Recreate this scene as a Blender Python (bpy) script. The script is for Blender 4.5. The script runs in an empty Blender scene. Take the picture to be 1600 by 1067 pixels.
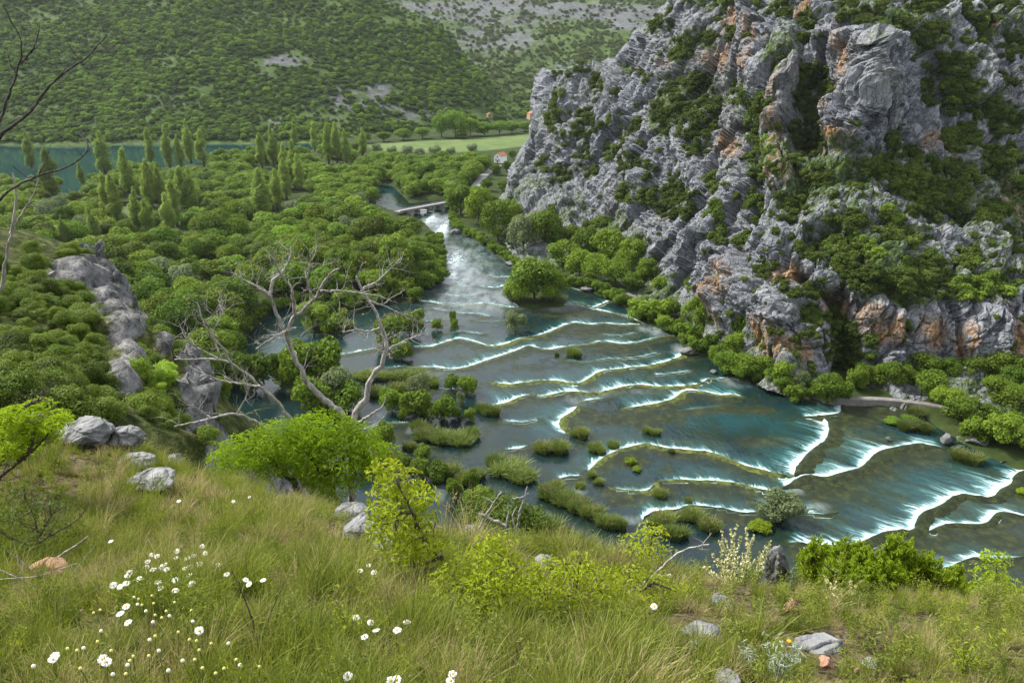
import bpy, math, random
import numpy as np
from mathutils import Vector, Matrix

# ---------------------------------------------------------------- camera
scene = bpy.context.scene
col = scene.collection
CAMZ, PITCH, F = 90.0, math.radians(22.0), 1156.0      # eye above the river, tilt, focal length in photo pixels
cam_d = bpy.data.cameras.new('camera')
cam_d.sensor_width = 36.0
cam_d.lens = F / 1600 * 36.0
cam_d.clip_start = 0.1
cam_d.clip_end = 20000
cam = bpy.data.objects.new('camera', cam_d)
cam.location = (0, 0, CAMZ)
cam.rotation_euler = (math.radians(90) - PITCH, 0, 0)
col.objects.link(cam)
scene.camera = cam

# ---------------------------------------------------------------- sky, sun, exposure
SUN_EL, SUN_AZ = math.radians(46), math.radians(-62)     # azimuth from +Y (away from camera) towards +X
world = bpy.data.worlds.new('World')
scene.world = world
world.use_nodes = True
wn, wl = world.node_tree.nodes, world.node_tree.links
bg = wn['Background']
sky = wn.new('ShaderNodeTexSky')
sky.sky_type = 'NISHITA'
sky.sun_disc = False
sky.sun_elevation = SUN_EL
sky.sun_rotation = SUN_AZ
sky.air_density = 1.0
sky.dust_density = 2.5
sky.ozone_density = 1.0
tc = wn.new('ShaderNodeTexCoord')
cn = wn.new('ShaderNodeTexNoise')
cn.inputs['Scale'].default_value = 2.2
cn.inputs['Detail'].default_value = 4
cmap = wn.new('ShaderNodeMapRange')
cmap.inputs[1].default_value = 0.32; cmap.inputs[2].default_value = 0.66
cmap.inputs[3].default_value = 0.6; cmap.inputs[4].default_value = 0.97
cmix = wn.new('ShaderNodeMix'); cmix.data_type = 'RGBA'
cmix.inputs[7].default_value = (8.2, 8.5, 9.0, 1)       # thin bright cloud
wl.new(tc.outputs['Generated'], cn.inputs['Vector'])
wl.new(cn.outputs['Fac'], cmap.inputs[0])
wl.new(cmap.outputs[0], cmix.inputs[0])
wl.new(sky.outputs[0], cmix.inputs[6])
wl.new(cmix.outputs[2], bg.inputs[0])
bg.inputs[1].default_value = 0.046
sun_d = bpy.data.lights.new('sun', 'SUN')
sun_d.energy = 2.1
sun_d.angle = math.radians(9)
sun_d.color = (1.0, 0.95, 0.86)
sun = bpy.data.objects.new('sun', sun_d)
sun.rotation_euler = (math.radians(90) - SUN_EL, 0, -SUN_AZ + math.pi)
_sd = Vector((math.sin(SUN_AZ) * math.cos(SUN_EL), math.cos(SUN_AZ) * math.cos(SUN_EL), math.sin(SUN_EL)))
sun.rotation_euler = _sd.to_track_quat('Z', 'Y').to_euler()
col.objects.link(sun)
vs = scene.view_settings
vs.view_transform = 'Standard'; vs.look = 'None'; vs.gamma = 1; vs.use_curve_mapping = False
vs.exposure = 2.1
scene.cycles.use_denoising = True
scene.cycles.max_bounces = 6
scene.cycles.diffuse_bounces = 2
scene.cycles.glossy_bounces = 2
scene.cycles.transmission_bounces = 4
scene.cycles.transparent_max_bounces = 4
scene.cycles.volume_bounces = 0
scene.cycles.caustics_reflective = False
scene.cycles.caustics_refractive = False

HAZE = 0.00003

# ---------------------------------------------------------------- helpers
rng = np.random.default_rng(7)
random.seed(7)
SP, CP = math.sin(PITCH), math.cos(PITCH)

def dirs(px, py):
    u = (np.asarray(px, float) - 800) / F
    v = (533.5 - np.asarray(py, float)) / F
    return np.stack([u, CP + v * SP, -SP + v * CP], -1)

def P(px, py, z=0.0):
    """the point at height z that is seen at a place of the photograph"""
    d = dirs(px, py)
    t = (np.asarray(z, float) - CAMZ) / d[..., 2]
    p = d * t[..., None]; p[..., 2] += CAMZ
    return p

def PY(px, py, Y):
    d = dirs(px, py)
    t = np.asarray(Y, float) / d[..., 1]
    p = d * t[..., None]; p[..., 2] += CAMZ
    return p

def proj(p):
    p = np.asarray(p, float)
    x, y, z = p[..., 0], p[..., 1], p[..., 2] - CAMZ
    dep = y * CP - z * SP
    return 800 + F * x / dep, 533.5 - F * (y * SP + z * CP) / dep, dep

def zw(Y):
    return np.clip(0.018 * (300 - np.asarray(Y, float)), -1.2, 4.0)

def PW(px, py, dz=0.0):
    """point on the sloping water"""
    z = np.zeros(np.shape(px))
    for _ in range(6):
        p = P(px, py, z + dz); z = zw(p[..., 1])
    return P(px, py, z + dz)

def smooth(a, b, x):
    t = np.clip((x - a) / (b - a), 0, 1)
    return t * t * (3 - 2 * t)

_perm = np.random.default_rng(3).permutation(256)
_perm = np.concatenate([_perm] * 3)
_grad = np.random.default_rng(5).normal(size=(256, 3)); _grad /= np.linalg.norm(_grad, axis=1)[:, None]

def perlin(p):
    p = np.asarray(p, float)
    i = np.floor(p).astype(int); f = p - i; i &= 255
    w = f * f * f * (f * (f * 6 - 15) + 10)
    out = 0
    for dx in (0, 1):
        for dy in (0, 1):
            for dz in (0, 1):
                h = _perm[_perm[_perm[(i[..., 0] + dx) & 255] + ((i[..., 1] + dy) & 255)] + ((i[..., 2] + dz) & 255)]
                g = _grad[h]
                d = g[..., 0] * (f[..., 0] - dx) + g[..., 1] * (f[..., 1] - dy) + g[..., 2] * (f[..., 2] - dz)
                out = out + d * np.where(dx, w[..., 0], 1 - w[..., 0]) * np.where(dy, w[..., 1], 1 - w[..., 1]) * np.where(dz, w[..., 2], 1 - w[..., 2])
    return out * 1.5

def fbm(p, o=4, ridged=False):
    s = 0; a = 1.0; n = 0
    p = np.asarray(p, float)
    for k in range(o):
        v = perlin(p * 2.03 ** k + 17.3 * k)
        if ridged: v = 1 - 2 * np.abs(v)
        s = s + a * v; n += a; a *= 0.5
    return s / n

def worley(p):
    p = np.asarray(p, float)
    c = np.floor(p).astype(int)
    f1 = np.full(p.shape[:-1], 9.0); f2 = f1.copy(); idv = np.zeros(p.shape[:-1])
    for dx in (-1, 0, 1):
        for dy in (-1, 0, 1):
            for dz in (-1, 0, 1):
                q = c + (dx, dy, dz)
                h = _perm[_perm[_perm[q[..., 0] & 255] + (q[..., 1] & 255)] + (q[..., 2] & 255)]
                j = _grad[h] * 0.5 + 0.5
                d = np.sqrt(((q + j - p) ** 2).sum(-1))
                m = d < f1
                f2 = np.where(m, f1, np.minimum(f2, d)); idv = np.where(m, h / 255.0, idv); f1 = np.where(m, d, f1)
    return f1, f2, idv

class Surf:
    """smooth surface through scattered control points"""
    def __init__(s, xy, val, sc=1.0, phi='r'):
        s.sc = sc; s.phi = phi
        s.c = np.asarray(xy, float) / sc; n = len(s.c)
        K = s.k(np.linalg.norm(s.c[:, None] - s.c[None], axis=2)); A = np.zeros((n + 3, n + 3))
        A[:n, :n] = K + np.eye(n) * 1e-6; A[:n, n] = 1; A[:n, n + 1:] = s.c; A[n, :n] = 1; A[n + 1:, :n] = s.c.T
        s.w = np.linalg.solve(A, np.concatenate([val, [0, 0, 0]]))
    def k(s, r):
        return r if s.phi == 'r' else r * r * np.log(r + 1e-9)
    def __call__(s, x, y):
        sh = np.shape(x); q = np.stack([np.ravel(x), np.ravel(y)], 1) / s.sc; n = len(s.c)
        out = np.empty(len(q))
        for i in range(0, len(q), 20000):
            b = q[i:i + 20000]
            out[i:i + 20000] = s.k(np.linalg.norm(b[:, None] - s.c[None], axis=2)) @ s.w[:n] + s.w[n] + b @ s.w[n + 1:]
        return out.reshape(sh)

def inpoly(x, y, poly):
    poly = np.asarray(poly, float); r = np.zeros(np.shape(x), bool)
    x0, y0 = poly[-1]
    for x1, y1 in poly:
        c = ((y1 > y) != (y0 > y))
        with np.errstate(divide='ignore', invalid='ignore'):
            r ^= c & (x < (x0 - x1) * (y - y1) / (y0 - y1) + x1)
        x0, y0 = x1, y1
    return r

def polydist(x, y, poly, closed=True):
    """distance to the polyline, arc length at the foot, signed side (+ = left of travel)"""
    poly = np.asarray(poly, float)
    best = np.full(np.shape(x), 1e9); arc = np.zeros(np.shape(x)); side = np.zeros(np.shape(x)); s0 = 0
    n = len(poly)
    for i in range(n if closed else n - 1):
        a, b = poly[i], poly[(i + 1) % n]; e = b - a; L = math.hypot(*e) + 1e-9
        ex, ey = x - a[0], y - a[1]
        t = np.clip((ex * e[0] + ey * e[1]) / (L * L), 0, 1)
        dx, dy = ex - t * e[0], ey - t * e[1]
        d = np.hypot(dx, dy); m = d < best
        best = np.where(m, d, best); arc = np.where(m, s0 + t * L, arc)
        side = np.where(m, np.sign(e[0] * ey - e[1] * ex), side); s0 += L
    return best, arc, side

def resample(pts, step):
    pts = np.asarray(pts, float)
    d = np.concatenate([[0], np.cumsum(np.linalg.norm(np.diff(pts, axis=0), axis=1))])
    n = max(2, int(round(d[-1] / step)) + 1); s = np.linspace(0, d[-1], n)
    # Catmull-like smoothing: linear resample then a light blur
    q = np.stack([np.interp(s, d, pts[:, k]) for k in range(pts.shape[1])], 1)
    for _ in range(2):
        q[1:-1] = 0.25 * q[:-2] + 0.5 * q[1:-1] + 0.25 * q[2:]
    return q

def np_mesh(name, V, Fc, mats=(), smooth_=True, attrs=None, midx=None):
    """mesh from arrays; Fc is one (n,k) array or a list of them"""
    me = bpy.data.meshes.new(name)
    Fs = [np.asarray(f, int) for f in (Fc if isinstance(Fc, list) else [Fc]) if len(f)]
    V = np.asarray(V, float)
    me.vertices.add(len(V)); me.vertices.foreach_set('co', V.ravel())
    tot = sum(f.size for f in Fs); npoly = sum(len(f) for f in Fs)
    me.loops.add(tot); me.loops.foreach_set('vertex_index', np.concatenate([f.ravel() for f in Fs]))
    me.polygons.add(npoly)
    cnt = np.concatenate([np.full(len(f), f.shape[1]) for f in Fs])
    me.polygons.foreach_set('loop_start', np.concatenate([[0], np.cumsum(cnt)[:-1]]))
    try: me.polygons.foreach_set('loop_total', cnt)
    except Exception: pass
    me.polygons.foreach_set('use_smooth', np.full(npoly, bool(smooth_)))
    if midx is not None: me.polygons.foreach_set('material_index', np.asarray(midx, int))
    for m in mats: me.materials.append(m)
    me.update(calc_edges=True)
    for k, v in (attrs or {}).items():
        v = np.asarray(v, float)
        if v.ndim == 1:
            a = me.attributes.new(k, 'FLOAT', 'POINT'); a.data.foreach_set('value', v)
        else:
            a = me.attributes.new(k, 'FLOAT_VECTOR', 'POINT'); a.data.foreach_set('vector', v.ravel())
    return me

def tag(o, label=None, cat=None, group=None, kind=None):
    if label: o['label'] = label
    if cat: o['category'] = cat
    if group: o['group'] = group
    if kind: o['kind'] = kind
    return o

def link(name, data, parent=None, loc=None, color=None):
    o = bpy.data.objects.new(name, data); col.objects.link(o)
    if parent is not None: o.parent = parent
    if loc is not None: o.location = loc
    if color is not None: o.color = (*color, 1)
    return o

def grid_faces(nr, nc):
    i = np.arange(nr * nc).reshape(nr, nc)
    return np.stack([i[:-1, :-1], i[:-1, 1:], i[1:, 1:], i[1:, :-1]], -1).reshape(-1, 4)

ORD = ['nearest', 'second nearest', 'third nearest', 'fourth nearest', 'fifth nearest', 'sixth nearest', 'seventh nearest', 'eighth nearest', 'ninth nearest', 'tenth nearest', 'eleventh nearest', 'twelfth nearest'] + [str(k) + 'th nearest' for k in range(13, 60)]
ORDL = ['leftmost', 'second from left', 'third from left', 'fourth from left', 'fifth from left', 'sixth from left', 'seventh from left', 'eighth from left', 'ninth from left', 'tenth from left', 'eleventh from left', 'twelfth from left'] + [str(k) + 'th from left' for k in range(13, 20)]

# ---------------------------------------------------------------- material helpers
class N:
    def __init__(s, name):
        s.m = bpy.data.materials.new(name); s.m.use_nodes = True
        s.t = s.m.node_tree; s.t.nodes.clear()
        s.out = s.t.nodes.new('ShaderNodeOutputMaterial')
    def n(s, typ, ins=None, **kw):
        x = s.t.nodes.new(typ)
        for k, v in kw.items(): setattr(x, k, v)
        for k, v in (ins or {}).items(): s.put(x.inputs[k], v)
        return x
    def put(s, sock, v):
        if hasattr(v, 'is_output'): s.t.links.new(v, sock)
        elif hasattr(v, 'outputs'): s.t.links.new(v.outputs[0], sock)
        else:
            if isinstance(v, tuple) and len(v) == 3 and sock.type == 'RGBA': v = (*v, 1)
            sock.default_value = v
    def attr(s, name): return s.n('ShaderNodeAttribute', attribute_name=name).outputs['Fac']
    def math(s, op, a, b=0.0, clamp=False):
        return s.n('ShaderNodeMath', {0: a, 1: b}, operation=op, use_clamp=clamp).outputs[0]
    def noise(s, scale, vec=None, detail=3.0, rough=0.55, dist=0.0):
        d = {'Scale': scale, 'Detail': detail, 'Roughness': rough, 'Distortion': dist}
        if vec is not None: d['Vector'] = vec
        return s.n('ShaderNodeTexNoise', d).outputs[0]
    def coord(s, scl=(1, 1, 1)):
        g = s.n('ShaderNodeNewGeometry').outputs['Position']
        return s.n('ShaderNodeVectorMath', {0: g, 1: scl}, operation='MULTIPLY').outputs[0]
    def ocoord(s, scl=(1, 1, 1)):
        g = s.n('ShaderNodeTexCoord').outputs['Object']
        return s.n('ShaderNodeVectorMath', {0: g, 1: scl}, operation='MULTIPLY').outputs[0]
    def rmap(s, v, a, b, c=0.0, d=1.0):
        return s.n('ShaderNodeMapRange', {0: v, 1: a, 2: b, 3: c, 4: d}).outputs[0]
    def mix(s, f, a, b, mode='MIX'):
        x = s.n('ShaderNodeMix', data_type='RGBA', blend_type=mode)
        s.put(x.inputs[0], f); s.put(x.inputs[6], a); s.put(x.inputs[7], b)
        return x.outputs[2]
    def ramp(s, f, stops):
        x = s.n('ShaderNodeValToRGB', {0: f}); e = x.color_ramp.elements
        while len(e) < len(stops): e.new(0.5)
        for k, (p, c) in enumerate(stops): e[k].position = p; e[k].color = (*c, 1)
        return x.outputs[0]
    def bump(s, h, strength=0.5, dist=0.3, normal=None):
        d = {'Height': h, 'Strength': strength, 'Distance': dist}
        if normal is not None: d['Normal'] = normal
        return s.n('ShaderNodeBump', d).outputs[0]
    def bsdf(s, color, rough=0.8, normal=None, spec=0.3, **kw):
        d = {'Base Color': color, 'Roughness': rough, 'Specular IOR Level': spec}
        if normal is not None: d['Normal'] = normal
        x = s.n('ShaderNodeBsdfPrincipled', d)
        for k, v in kw.items(): s.put(x.inputs[k], v)
        return x.outputs[0]
    def done(s, sh):
        s.t.links.new(sh, s.out.inputs[0]); return s.m

def leaf_material(name, c0, c1, trans=0.35, tcol=None):
    """leaves: two greens by plant and by leaf, some light passing through; object colour tints one plant"""
    k = N(name)
    oi = k.n('ShaderNodeObjectInfo')
    tone = k.attr('tone')
    f = k.math('ADD', k.math('MULTIPLY', oi.outputs['Random'], 0.5), k.math('MULTIPLY', tone, 0.5))
    c = k.mix(f, c0, c1)
    c = k.mix(1.0, c, oi.outputs['Color'], 'MULTIPLY')
    d = k.bsdf(c, 0.6, spec=0.15)
    tr = k.n('ShaderNodeBsdfTranslucent', {0: k.mix(1.0, c, tcol or (1.0, 1.0, 0.6), 'MULTIPLY')}).outputs[0]
    return k.done(k.n('ShaderNodeMixShader', {0: trans, 1: d, 2: tr}).outputs[0])
# ================================================================ SETTING
def rock_material(name, tone=(1, 1, 1), veg=True, scale=1.0, bumpd=0.5):
    k = N(name)
    p = k.coord()
    pv = k.coord((1, 1, 0.22))
    big = k.noise(0.035 * scale, p, 3)
    mid = k.noise(0.28 * scale, p, 5, 0.65)
    fine = k.noise(1.3 * scale, p, 5, 0.7)
    streak = k.noise(0.55 * scale, pv, 4, 0.6)
    base = k.ramp(k.math('ADD', k.math('MULTIPLY', mid, 0.6), k.math('MULTIPLY', fine, 0.4)),
                  [(0.30, (0.060, 0.063, 0.068)), (0.42, (0.155, 0.163, 0.175)), (0.55, (0.265, 0.275, 0.295)), (0.70, (0.41, 0.42, 0.43))])
    base = k.mix(k.rmap(streak, 0.50, 0.72, 0.0, 0.5), base, (0.10, 0.112, 0.14))
    base = k.mix(k.rmap(big, 0.45, 0.65, 0.0, 0.30), base, (0.24, 0.22, 0.18))
    och = k.math('MULTIPLY', k.attr('ochre'), k.rmap(k.noise(0.35 * scale, k.coord((1, 1, 0.18)), 4, 0.65), 0.38, 0.55), clamp=True)
    base = k.mix(och, base, k.ramp(fine, [(0.3, (0.26, 0.135, 0.055)), (0.7, (0.48, 0.31, 0.16))]))
    base = k.mix(1.0, base, tone, 'MULTIPLY')
    wn_ = k.n('ShaderNodeTexNoise', {'Vector': p, 'Scale': .5 * scale, 'Detail': 3.0}).outputs['Color']
    wv = k.n('ShaderNodeVectorMath', {0: k.coord((1, 1, 0.35)), 1: k.n('ShaderNodeVectorMath', {0: wn_, 1: (1.6 / scale,) * 3}, operation='MULTIPLY').outputs[0]}, operation='ADD').outputs[0]
    vor = k.n('ShaderNodeTexVoronoi', {'Vector': wv, 'Scale': 0.42 * scale}, feature='DISTANCE_TO_EDGE').outputs[0]
    vor2 = k.n('ShaderNodeTexVoronoi', {'Vector': wv, 'Scale': 1.15 * scale}, feature='DISTANCE_TO_EDGE').outputs[0]
    base = k.mix(k.math('MULTIPLY', k.rmap(vor, 0.07, 0.0), .55), base, (0.045, 0.045, 0.042))
    h = k.math('ADD', k.math('MULTIPLY', k.rmap(vor, 0, 0.10), 0.6), k.math('MULTIPLY', k.rmap(vor2, 0, 0.12), 0.3))
    h = k.math('ADD', h, k.math('MULTIPLY', fine, 0.9))
    h = k.math('ADD', h, k.math('MULTIPLY', mid, 1.2))
    nb = k.bump(h, .9, bumpd * 1.1)
    if veg:
        vn = k.math('ADD', k.attr('veg'), k.math('MULTIPLY', k.math('SUBTRACT', k.noise(0.45 * scale, p, 5, 0.75), 0.5), 1.9))
        vf = k.rmap(vn, 0.42, 0.62)
        g = k.ramp(k.noise(0.6 * scale, p, 4, 0.7), [(0.32, (0.018, 0.036, 0.008)), (0.5, (0.05, 0.085, 0.018)), (0.68, (0.115, 0.13, 0.045))])
        base = k.mix(vf, base, g)
    return k.done(k.bsdf(base, 0.9, nb, 0.15))

# ---- water outlines (photo places -> ground)
WATER = [
 [(588,320),(586,295),(600,287),(615,292),(640,318),(700,311),(708,325),(700,350),(735,372),(770,396),(800,417),(812,427),(860,440),(882,447),(915,453),(955,470),(985,487),(1010,505),(1045,520),(1072,545),(1110,562),(1140,580),(1180,602),(1240,625),(1320,632),(1400,637),(1446,652),(1490,684),(1540,712),(1600,735),(1800,800),(2300,830),(2300,1250),(300,1250),(300,640),(370,600),(372,540),(400,510),(420,490),(440,478),(480,482),(540,492),(560,487),(600,472),(650,460),(690,430),(695,410),(690,375),(662,347),(635,332),(610,328)],
 [(300,441),(390,441),(390,428),(310,428)],
 [(-400,221),(0,222),(200,221),(340,220),(480,221),(505,225),(480,238),(400,247),(300,258),(240,264),(180,275),(135,288),(112,306),(90,300),(0,292),(-400,300)],
]
ISLES = [
 [(788,466),(830,485),(880,477),(888,462),(830,450)],
 [(470,505),(480,522),(540,520),(548,505),(520,488),(480,486)],
 [(425,570),(430,600),(470,625),(540,625),(552,600),(520,572),(480,558),(440,552)],
]
WPOLY = [PW(np.array([q[0] for q in w]), np.array([q[1] for q in w]))[:, :2] for w in WATER]
IPOLY = [PW(np.array([q[0] for q in w]), np.array([q[1] for q in w]))[:, :2] for w in ISLES]

def water_sd(x, y):
    """distance to the bank: positive on land, negative in water"""
    d = np.full(np.shape(x), 1e9); ins = np.zeros(np.shape(x), bool)
    for w in WPOLY:
        d = np.minimum(d, polydist(x, y, w)[0]); ins |= inpoly(x, y, w)
    for w in IPOLY:
        d = np.minimum(d, polydist(x, y, w)[0]); ins &= ~inpoly(x, y, w)
    return np.where(ins, -d, d)

def land_z(x, y):
    sd = water_sd(x, y)
    q = np.stack([x, y, np.zeros(np.shape(x))], -1)
    return zw(y) + np.where(sd > 0, np.minimum(0.25 + sd * 0.22, 1.4), np.maximum(sd * 0.5, -2.0)) + np.where(sd > 4, 0.5 * fbm(q / 14, 3), 0)

# ---- valley floor: one sheet out to the horizon
ax = np.concatenate([[-6000, -3000, -1800, -1200, -900, -760], np.arange(-660, 400, 3.0), [420, 480, 600, 800, 1300, 2500, 6000]])
ay = np.concatenate([[-4000, -1500, -500, -100, 20], np.arange(70, 1000, 3.0), [1010, 1060, 1200, 1600, 2500, 5000, 9000]])
gx, gy = np.meshgrid(ax, ay)
gz = land_z(gx, gy)
k = N('valley_ground')
pp = k.coord()
gcol = k.ramp(k.noise(0.09, pp, 5, 0.7), [(0.3, (0.012, 0.02, 0.006)), (0.55, (0.028, 0.043, 0.011)), (0.75, (0.055, 0.06, 0.025))])
mead = k.ramp(k.noise(0.05, pp, 4, 0.6), [(0.35, (0.065, 0.105, 0.030)), (0.65, (0.105, 0.14, 0.05))])
gcol = k.mix(k.attr('meadow'), gcol, mead)
M_ground = k.done(k.bsdf(gcol, 0.95, k.bump(k.noise(0.8, pp, 4), 0.6, 0.4), 0.1))
MEADOW = P(np.array([560, 600, 700, 780, 850, 850, 760, 700, 640, 590]), np.array([226, 224, 219, 213, 209, 226, 236, 240, 238, 236]), 0)[:, :2]
md = polydist(gx, gy, MEADOW)[0] * np.where(inpoly(gx, gy, MEADOW), 1, -1)
clear = P(np.array([185, 215, 230, 200]), np.array([325, 322, 342, 348]), 0)[:, :2]
md = np.maximum(md, polydist(gx, gy, clear)[0] * np.where(inpoly(gx, gy, clear), 1, -1))
tag(link('valley_floor', np_mesh('valley_floor', np.stack([gx, gy, gz], -1).reshape(-1, 3), grid_faces(*gx.shape), [M_ground],
    attrs={'meadow': smooth(-4, 6, md).ravel()})), 'green valley floor under the trees and the pale meadow', kind='structure')

# ---- tufa barriers: lip lines of the falls. foam lies on the left of travel.
# pts, foam strength, streak length m, flow direction (world x,y), moss width m, ridge height
L0, L1, L2, L3 = (-.5, .87), (-.78, .63), (-.15, .99), (-.30, .95)
BAR = [
 ([(686,442),(715,446),(750,447),(775,450),(794,444)], .9, 5, L3, 4, .2),
 ([(757,428),(780,433),(810,431)], .9, 5, L3, 3, .2),
 ([(594,461),(625,463),(650,469),(690,474),(720,477),(760,473),(785,478),(826,483)], 1., 4, L3, 5, .3),
 ([(670,481),(715,489),(750,490),(770,495)], .6, 3, L3, 4, .2),
 ([(640,542),(675,541),(700,532),(718,528),(740,533),(765,541),(790,537),(815,527),(840,524),(865,515),(885,506),(900,503),(925,507),(940,504),(970,507),(1008,507)], 1., 4.5, L0, 7, .35),
 ([(635,573),(680,573),(705,577),(730,573),(750,566),(780,556),(810,546),(825,539),(840,543),(858,546),(890,540),(920,537),(940,532),(970,537),(1000,534),(1020,528),(1040,524),(1072,524)], 1., 5.5, L0, 6, .4),
 ([(860,480),(895,479),(920,482),(950,487),(980,493),(1008,507)], .9, 4, L0, 6, .3),
 ([(880,472),(905,473),(925,481),(945,473),(955,468)], .9, 4, L0, 3, .3),
 ([(878,447),(895,450),(910,455)], .7, 3, L0, 2, .2),
 ([(765,597),(800,600),(840,594),(870,594),(885,598),(902,600),(920,590),(935,580),(960,577),(985,574),(1010,572),(1040,565),(1060,558),(1070,549)], 1., 6, L0, 6, .6),
 ([(765,634),(790,629),(810,620),(830,615),(845,620),(865,615),(885,611),(905,611),(930,614),(950,609),(975,603),(1000,600),(1030,604),(1060,603),(1080,602),(1098,597)], 1., 7, L0, 6, .5),
 ([(968,640),(985,637),(1000,634),(1030,629),(1053,622),(1065,612),(1078,609),(1105,613),(1125,618),(1140,616),(1164,620)], 1., 6.5, L0, 6, .6),
 ([(1096,599),(1106,591),(1130,592),(1142,588),(1172,596)], .9, 5, L1, 3, .4),
 ([(889,679),(878,672),(871,664),(876,652),(890,645),(905,633)], 1., 6, L1, 8, .5),
 ([(918,738),(923,730),(935,718),(950,710),(965,702),(990,696),(1010,691),(1030,698),(1050,700),(1075,702),(1100,704),(1120,708),(1140,716),(1165,727),(1190,733),(1215,740),(1240,743)], 1., 5, L2, 6, .6),
 ([(1240,744),(1243,728),(1258,710),(1272,697),(1288,688),(1294,673),(1293,662),(1285,653),(1276,648)], 1., 9, L1, 9, .8),
 ([(1252,651),(1275,649),(1297,647),(1313,645),(1313,630)], 1., 9, L1, 8, .6),
 ([(1222,762),(1240,748),(1258,740),(1287,746),(1310,738),(1345,730),(1355,718),(1372,703),(1400,697),(1435,691),(1460,697),(1478,701)], 1., 9, L1, 10, .8),
 ([(1025,752),(1050,749),(1100,750),(1120,750),(1150,754),(1180,762),(1210,768),(1247,771)], 1., 4.5, L2, 5, .6),
 ([(950,760),(975,764),(1000,766),(1012,767),(1020,755),(1028,750)], .9, 4, L3, 7, .3),
 ([(1003,816),(1007,805),(1020,798),(1028,797),(1060,796),(1070,788),(1100,790),(1140,795),(1160,802),(1187,799)], .9, 4, L2, 4, .5),
 ([(868,748),(885,743),(914,742)], .9, 4, L3, 4, .2),
 ([(1225,846),(1275,851),(1320,853),(1345,845),(1365,835),(1385,828),(1415,826),(1427,830),(1430,812),(1440,798),(1470,788),(1485,775),(1500,770),(1530,775),(1550,777),(1560,763),(1580,755),(1582,742),(1600,734),(1650,722)], 1., 10, L1, 7, .9),
 ([(1440,834),(1465,821),(1480,817),(1510,818),(1540,818),(1550,805),(1560,797),(1575,800),(1620,812)], .75, 5, L1, 6, .7),
 ([(573,676),(585,665),(600,660),(625,660),(646,660)], .8, 3, L3, 4, .3),
 ([(498,556),(515,552),(535,553),(560,549),(594,543)], .95, 3, L2, 4, .3),
 ([(785,701),(800,701),(815,700),(827,694)], .8, 3, L2, 5, .2),
 ([(590,575),(615,573),(640,572)], .6, 2.5, L2, 4, .2),
 ([(1350,868),(1380,846),(1400,842),(1425,838)], .6, 4, L1, 5, .5),
 ([(1435,895),(1460,884),(1475,888),(1520,868),(1560,872),(1610,868)], .6, 4, L1, 6, .5),
 ([(1170,777),(1230,800),(1290,803),(1310,800)], .35, 3, L1, 5, .4),
 ([(690,459),(720,463),(752,459)], .6, 3, L3, 3, .2),
 ([(880,561),(912,566),(945,560),(985,556)], .35, 3, L0, 5, .2),
 ([(690,522),(722,517),(762,522)], .35, 2, L3, 3, .2),
 ([(735,500),(770,503),(812,498)], .35, 2, L3, 3, .2),
 ([(930,520),(965,524),(1000,519)], .35, 2, L0, 5, .2),
 ([(780,655),(815,660),(850,652)], .35, 3, L3, 4, .2),
 ([(660,606),(700,609),(745,604)], .4, 2.5, L3, 5, .2),
 ([(1050,642),(1100,637),(1140,631)], .25, 2, L0, 5, .2),
 ([(955,562),(1000,557),(1035,549)], .4, 3, L0, 4, .2),
 ([(1015,586),(1050,583),(1085,578)], .4, 3, L0, 4, .2),
 ([(905,628),(925,624),(950,622)], .6, 3, L0, 3, .3),
 ([(640,500),(668,503),(690,498)], .5, 2, L3, 3, .2),
 ([(1225,797),(1250,793),(1285,790)], .6, 3, L1, 3, .2),
]
BW = []
for pts, st, ln, fl, mw, rh in BAR:
    a = np.array(pts, float); w = PW(a[:, 0], a[:, 1])
    BW.append(resample(w, 1.0))

rx = np.arange(-118, 205, 0.8); ry = np.arange(66, 482, 0.8)
rX, rY = np.meshgrid(rx, ry)
rZ = zw(rY).copy()
fd = np.full(rX.shape, 60.0); fs = np.zeros(rX.shape); fw = np.zeros(rX.shape); fl_ = np.full(rX.shape, 4.0); moss = np.zeros(rX.shape)
score = np.full(rX.shape, -1.0)
for (pts, st, ln, fl, mw, rh), w in zip(BAR, BW):
    lo = w[:, :2].min(0) - 22; hi = w[:, :2].max(0) + 22
    i0, i1 = np.searchsorted(ry, [lo[1], hi[1]]); j0, j1 = np.searchsorted(rx, [lo[0], hi[0]])
    if i1 <= i0 or j1 <= j0: continue
    sl = (slice(i0, i1), slice(j0, j1)); x, y = rX[sl], rY[sl]
    d, arc, side = polydist(x, y, w[:, :2], closed=False); tot = np.linalg.norm(np.diff(w, axis=0), axis=1).sum()
    endf = smooth(0, 3.0, arc) * smooth(0, 3.0, tot - arc)
    wob = 0.5 * perlin(np.stack([x / 2.2, y / 2.2, 0 * x], -1))
    sd = d * side + wob * np.clip(d, 0, 1)
    c = x * fl[1] - y * fl[0]
    var = 0.45 + 0.95 * (perlin(np.stack([arc / 9, 0 * arc + st * 7 + ln, 0 * arc + len(pts)], -1)) + 0.45)
    fil = st * endf * np.clip(var, .25, 1.2)
    sc = np.where(sd > -1.6, fil * np.exp(-np.abs(sd) / 4), -1)
    m = sc > score[sl]
    score[sl] = np.where(m, sc, score[sl])
    fd[sl] = np.where(m, sd, fd[sl]); fs[sl] = np.where(m, c, fs[sl]); fw[sl] = np.where(m, fil, fw[sl]); fl_[sl] = np.where(m, ln * .95, fl_[sl])
    mo = np.where(sd < 0.6, np.clip(1 - np.abs(sd) / (mw * 1.35), 0, 1), 0) * smooth(0, 2.0, arc + 1) * smooth(0, 2.0, tot - arc + 1)
    moss[sl] = np.maximum(moss[sl], mo)
    rZ[sl] += -0.28 * np.sign(sd) * np.exp(-d / 5) * endf * smooth(0, .8, d)
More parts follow.
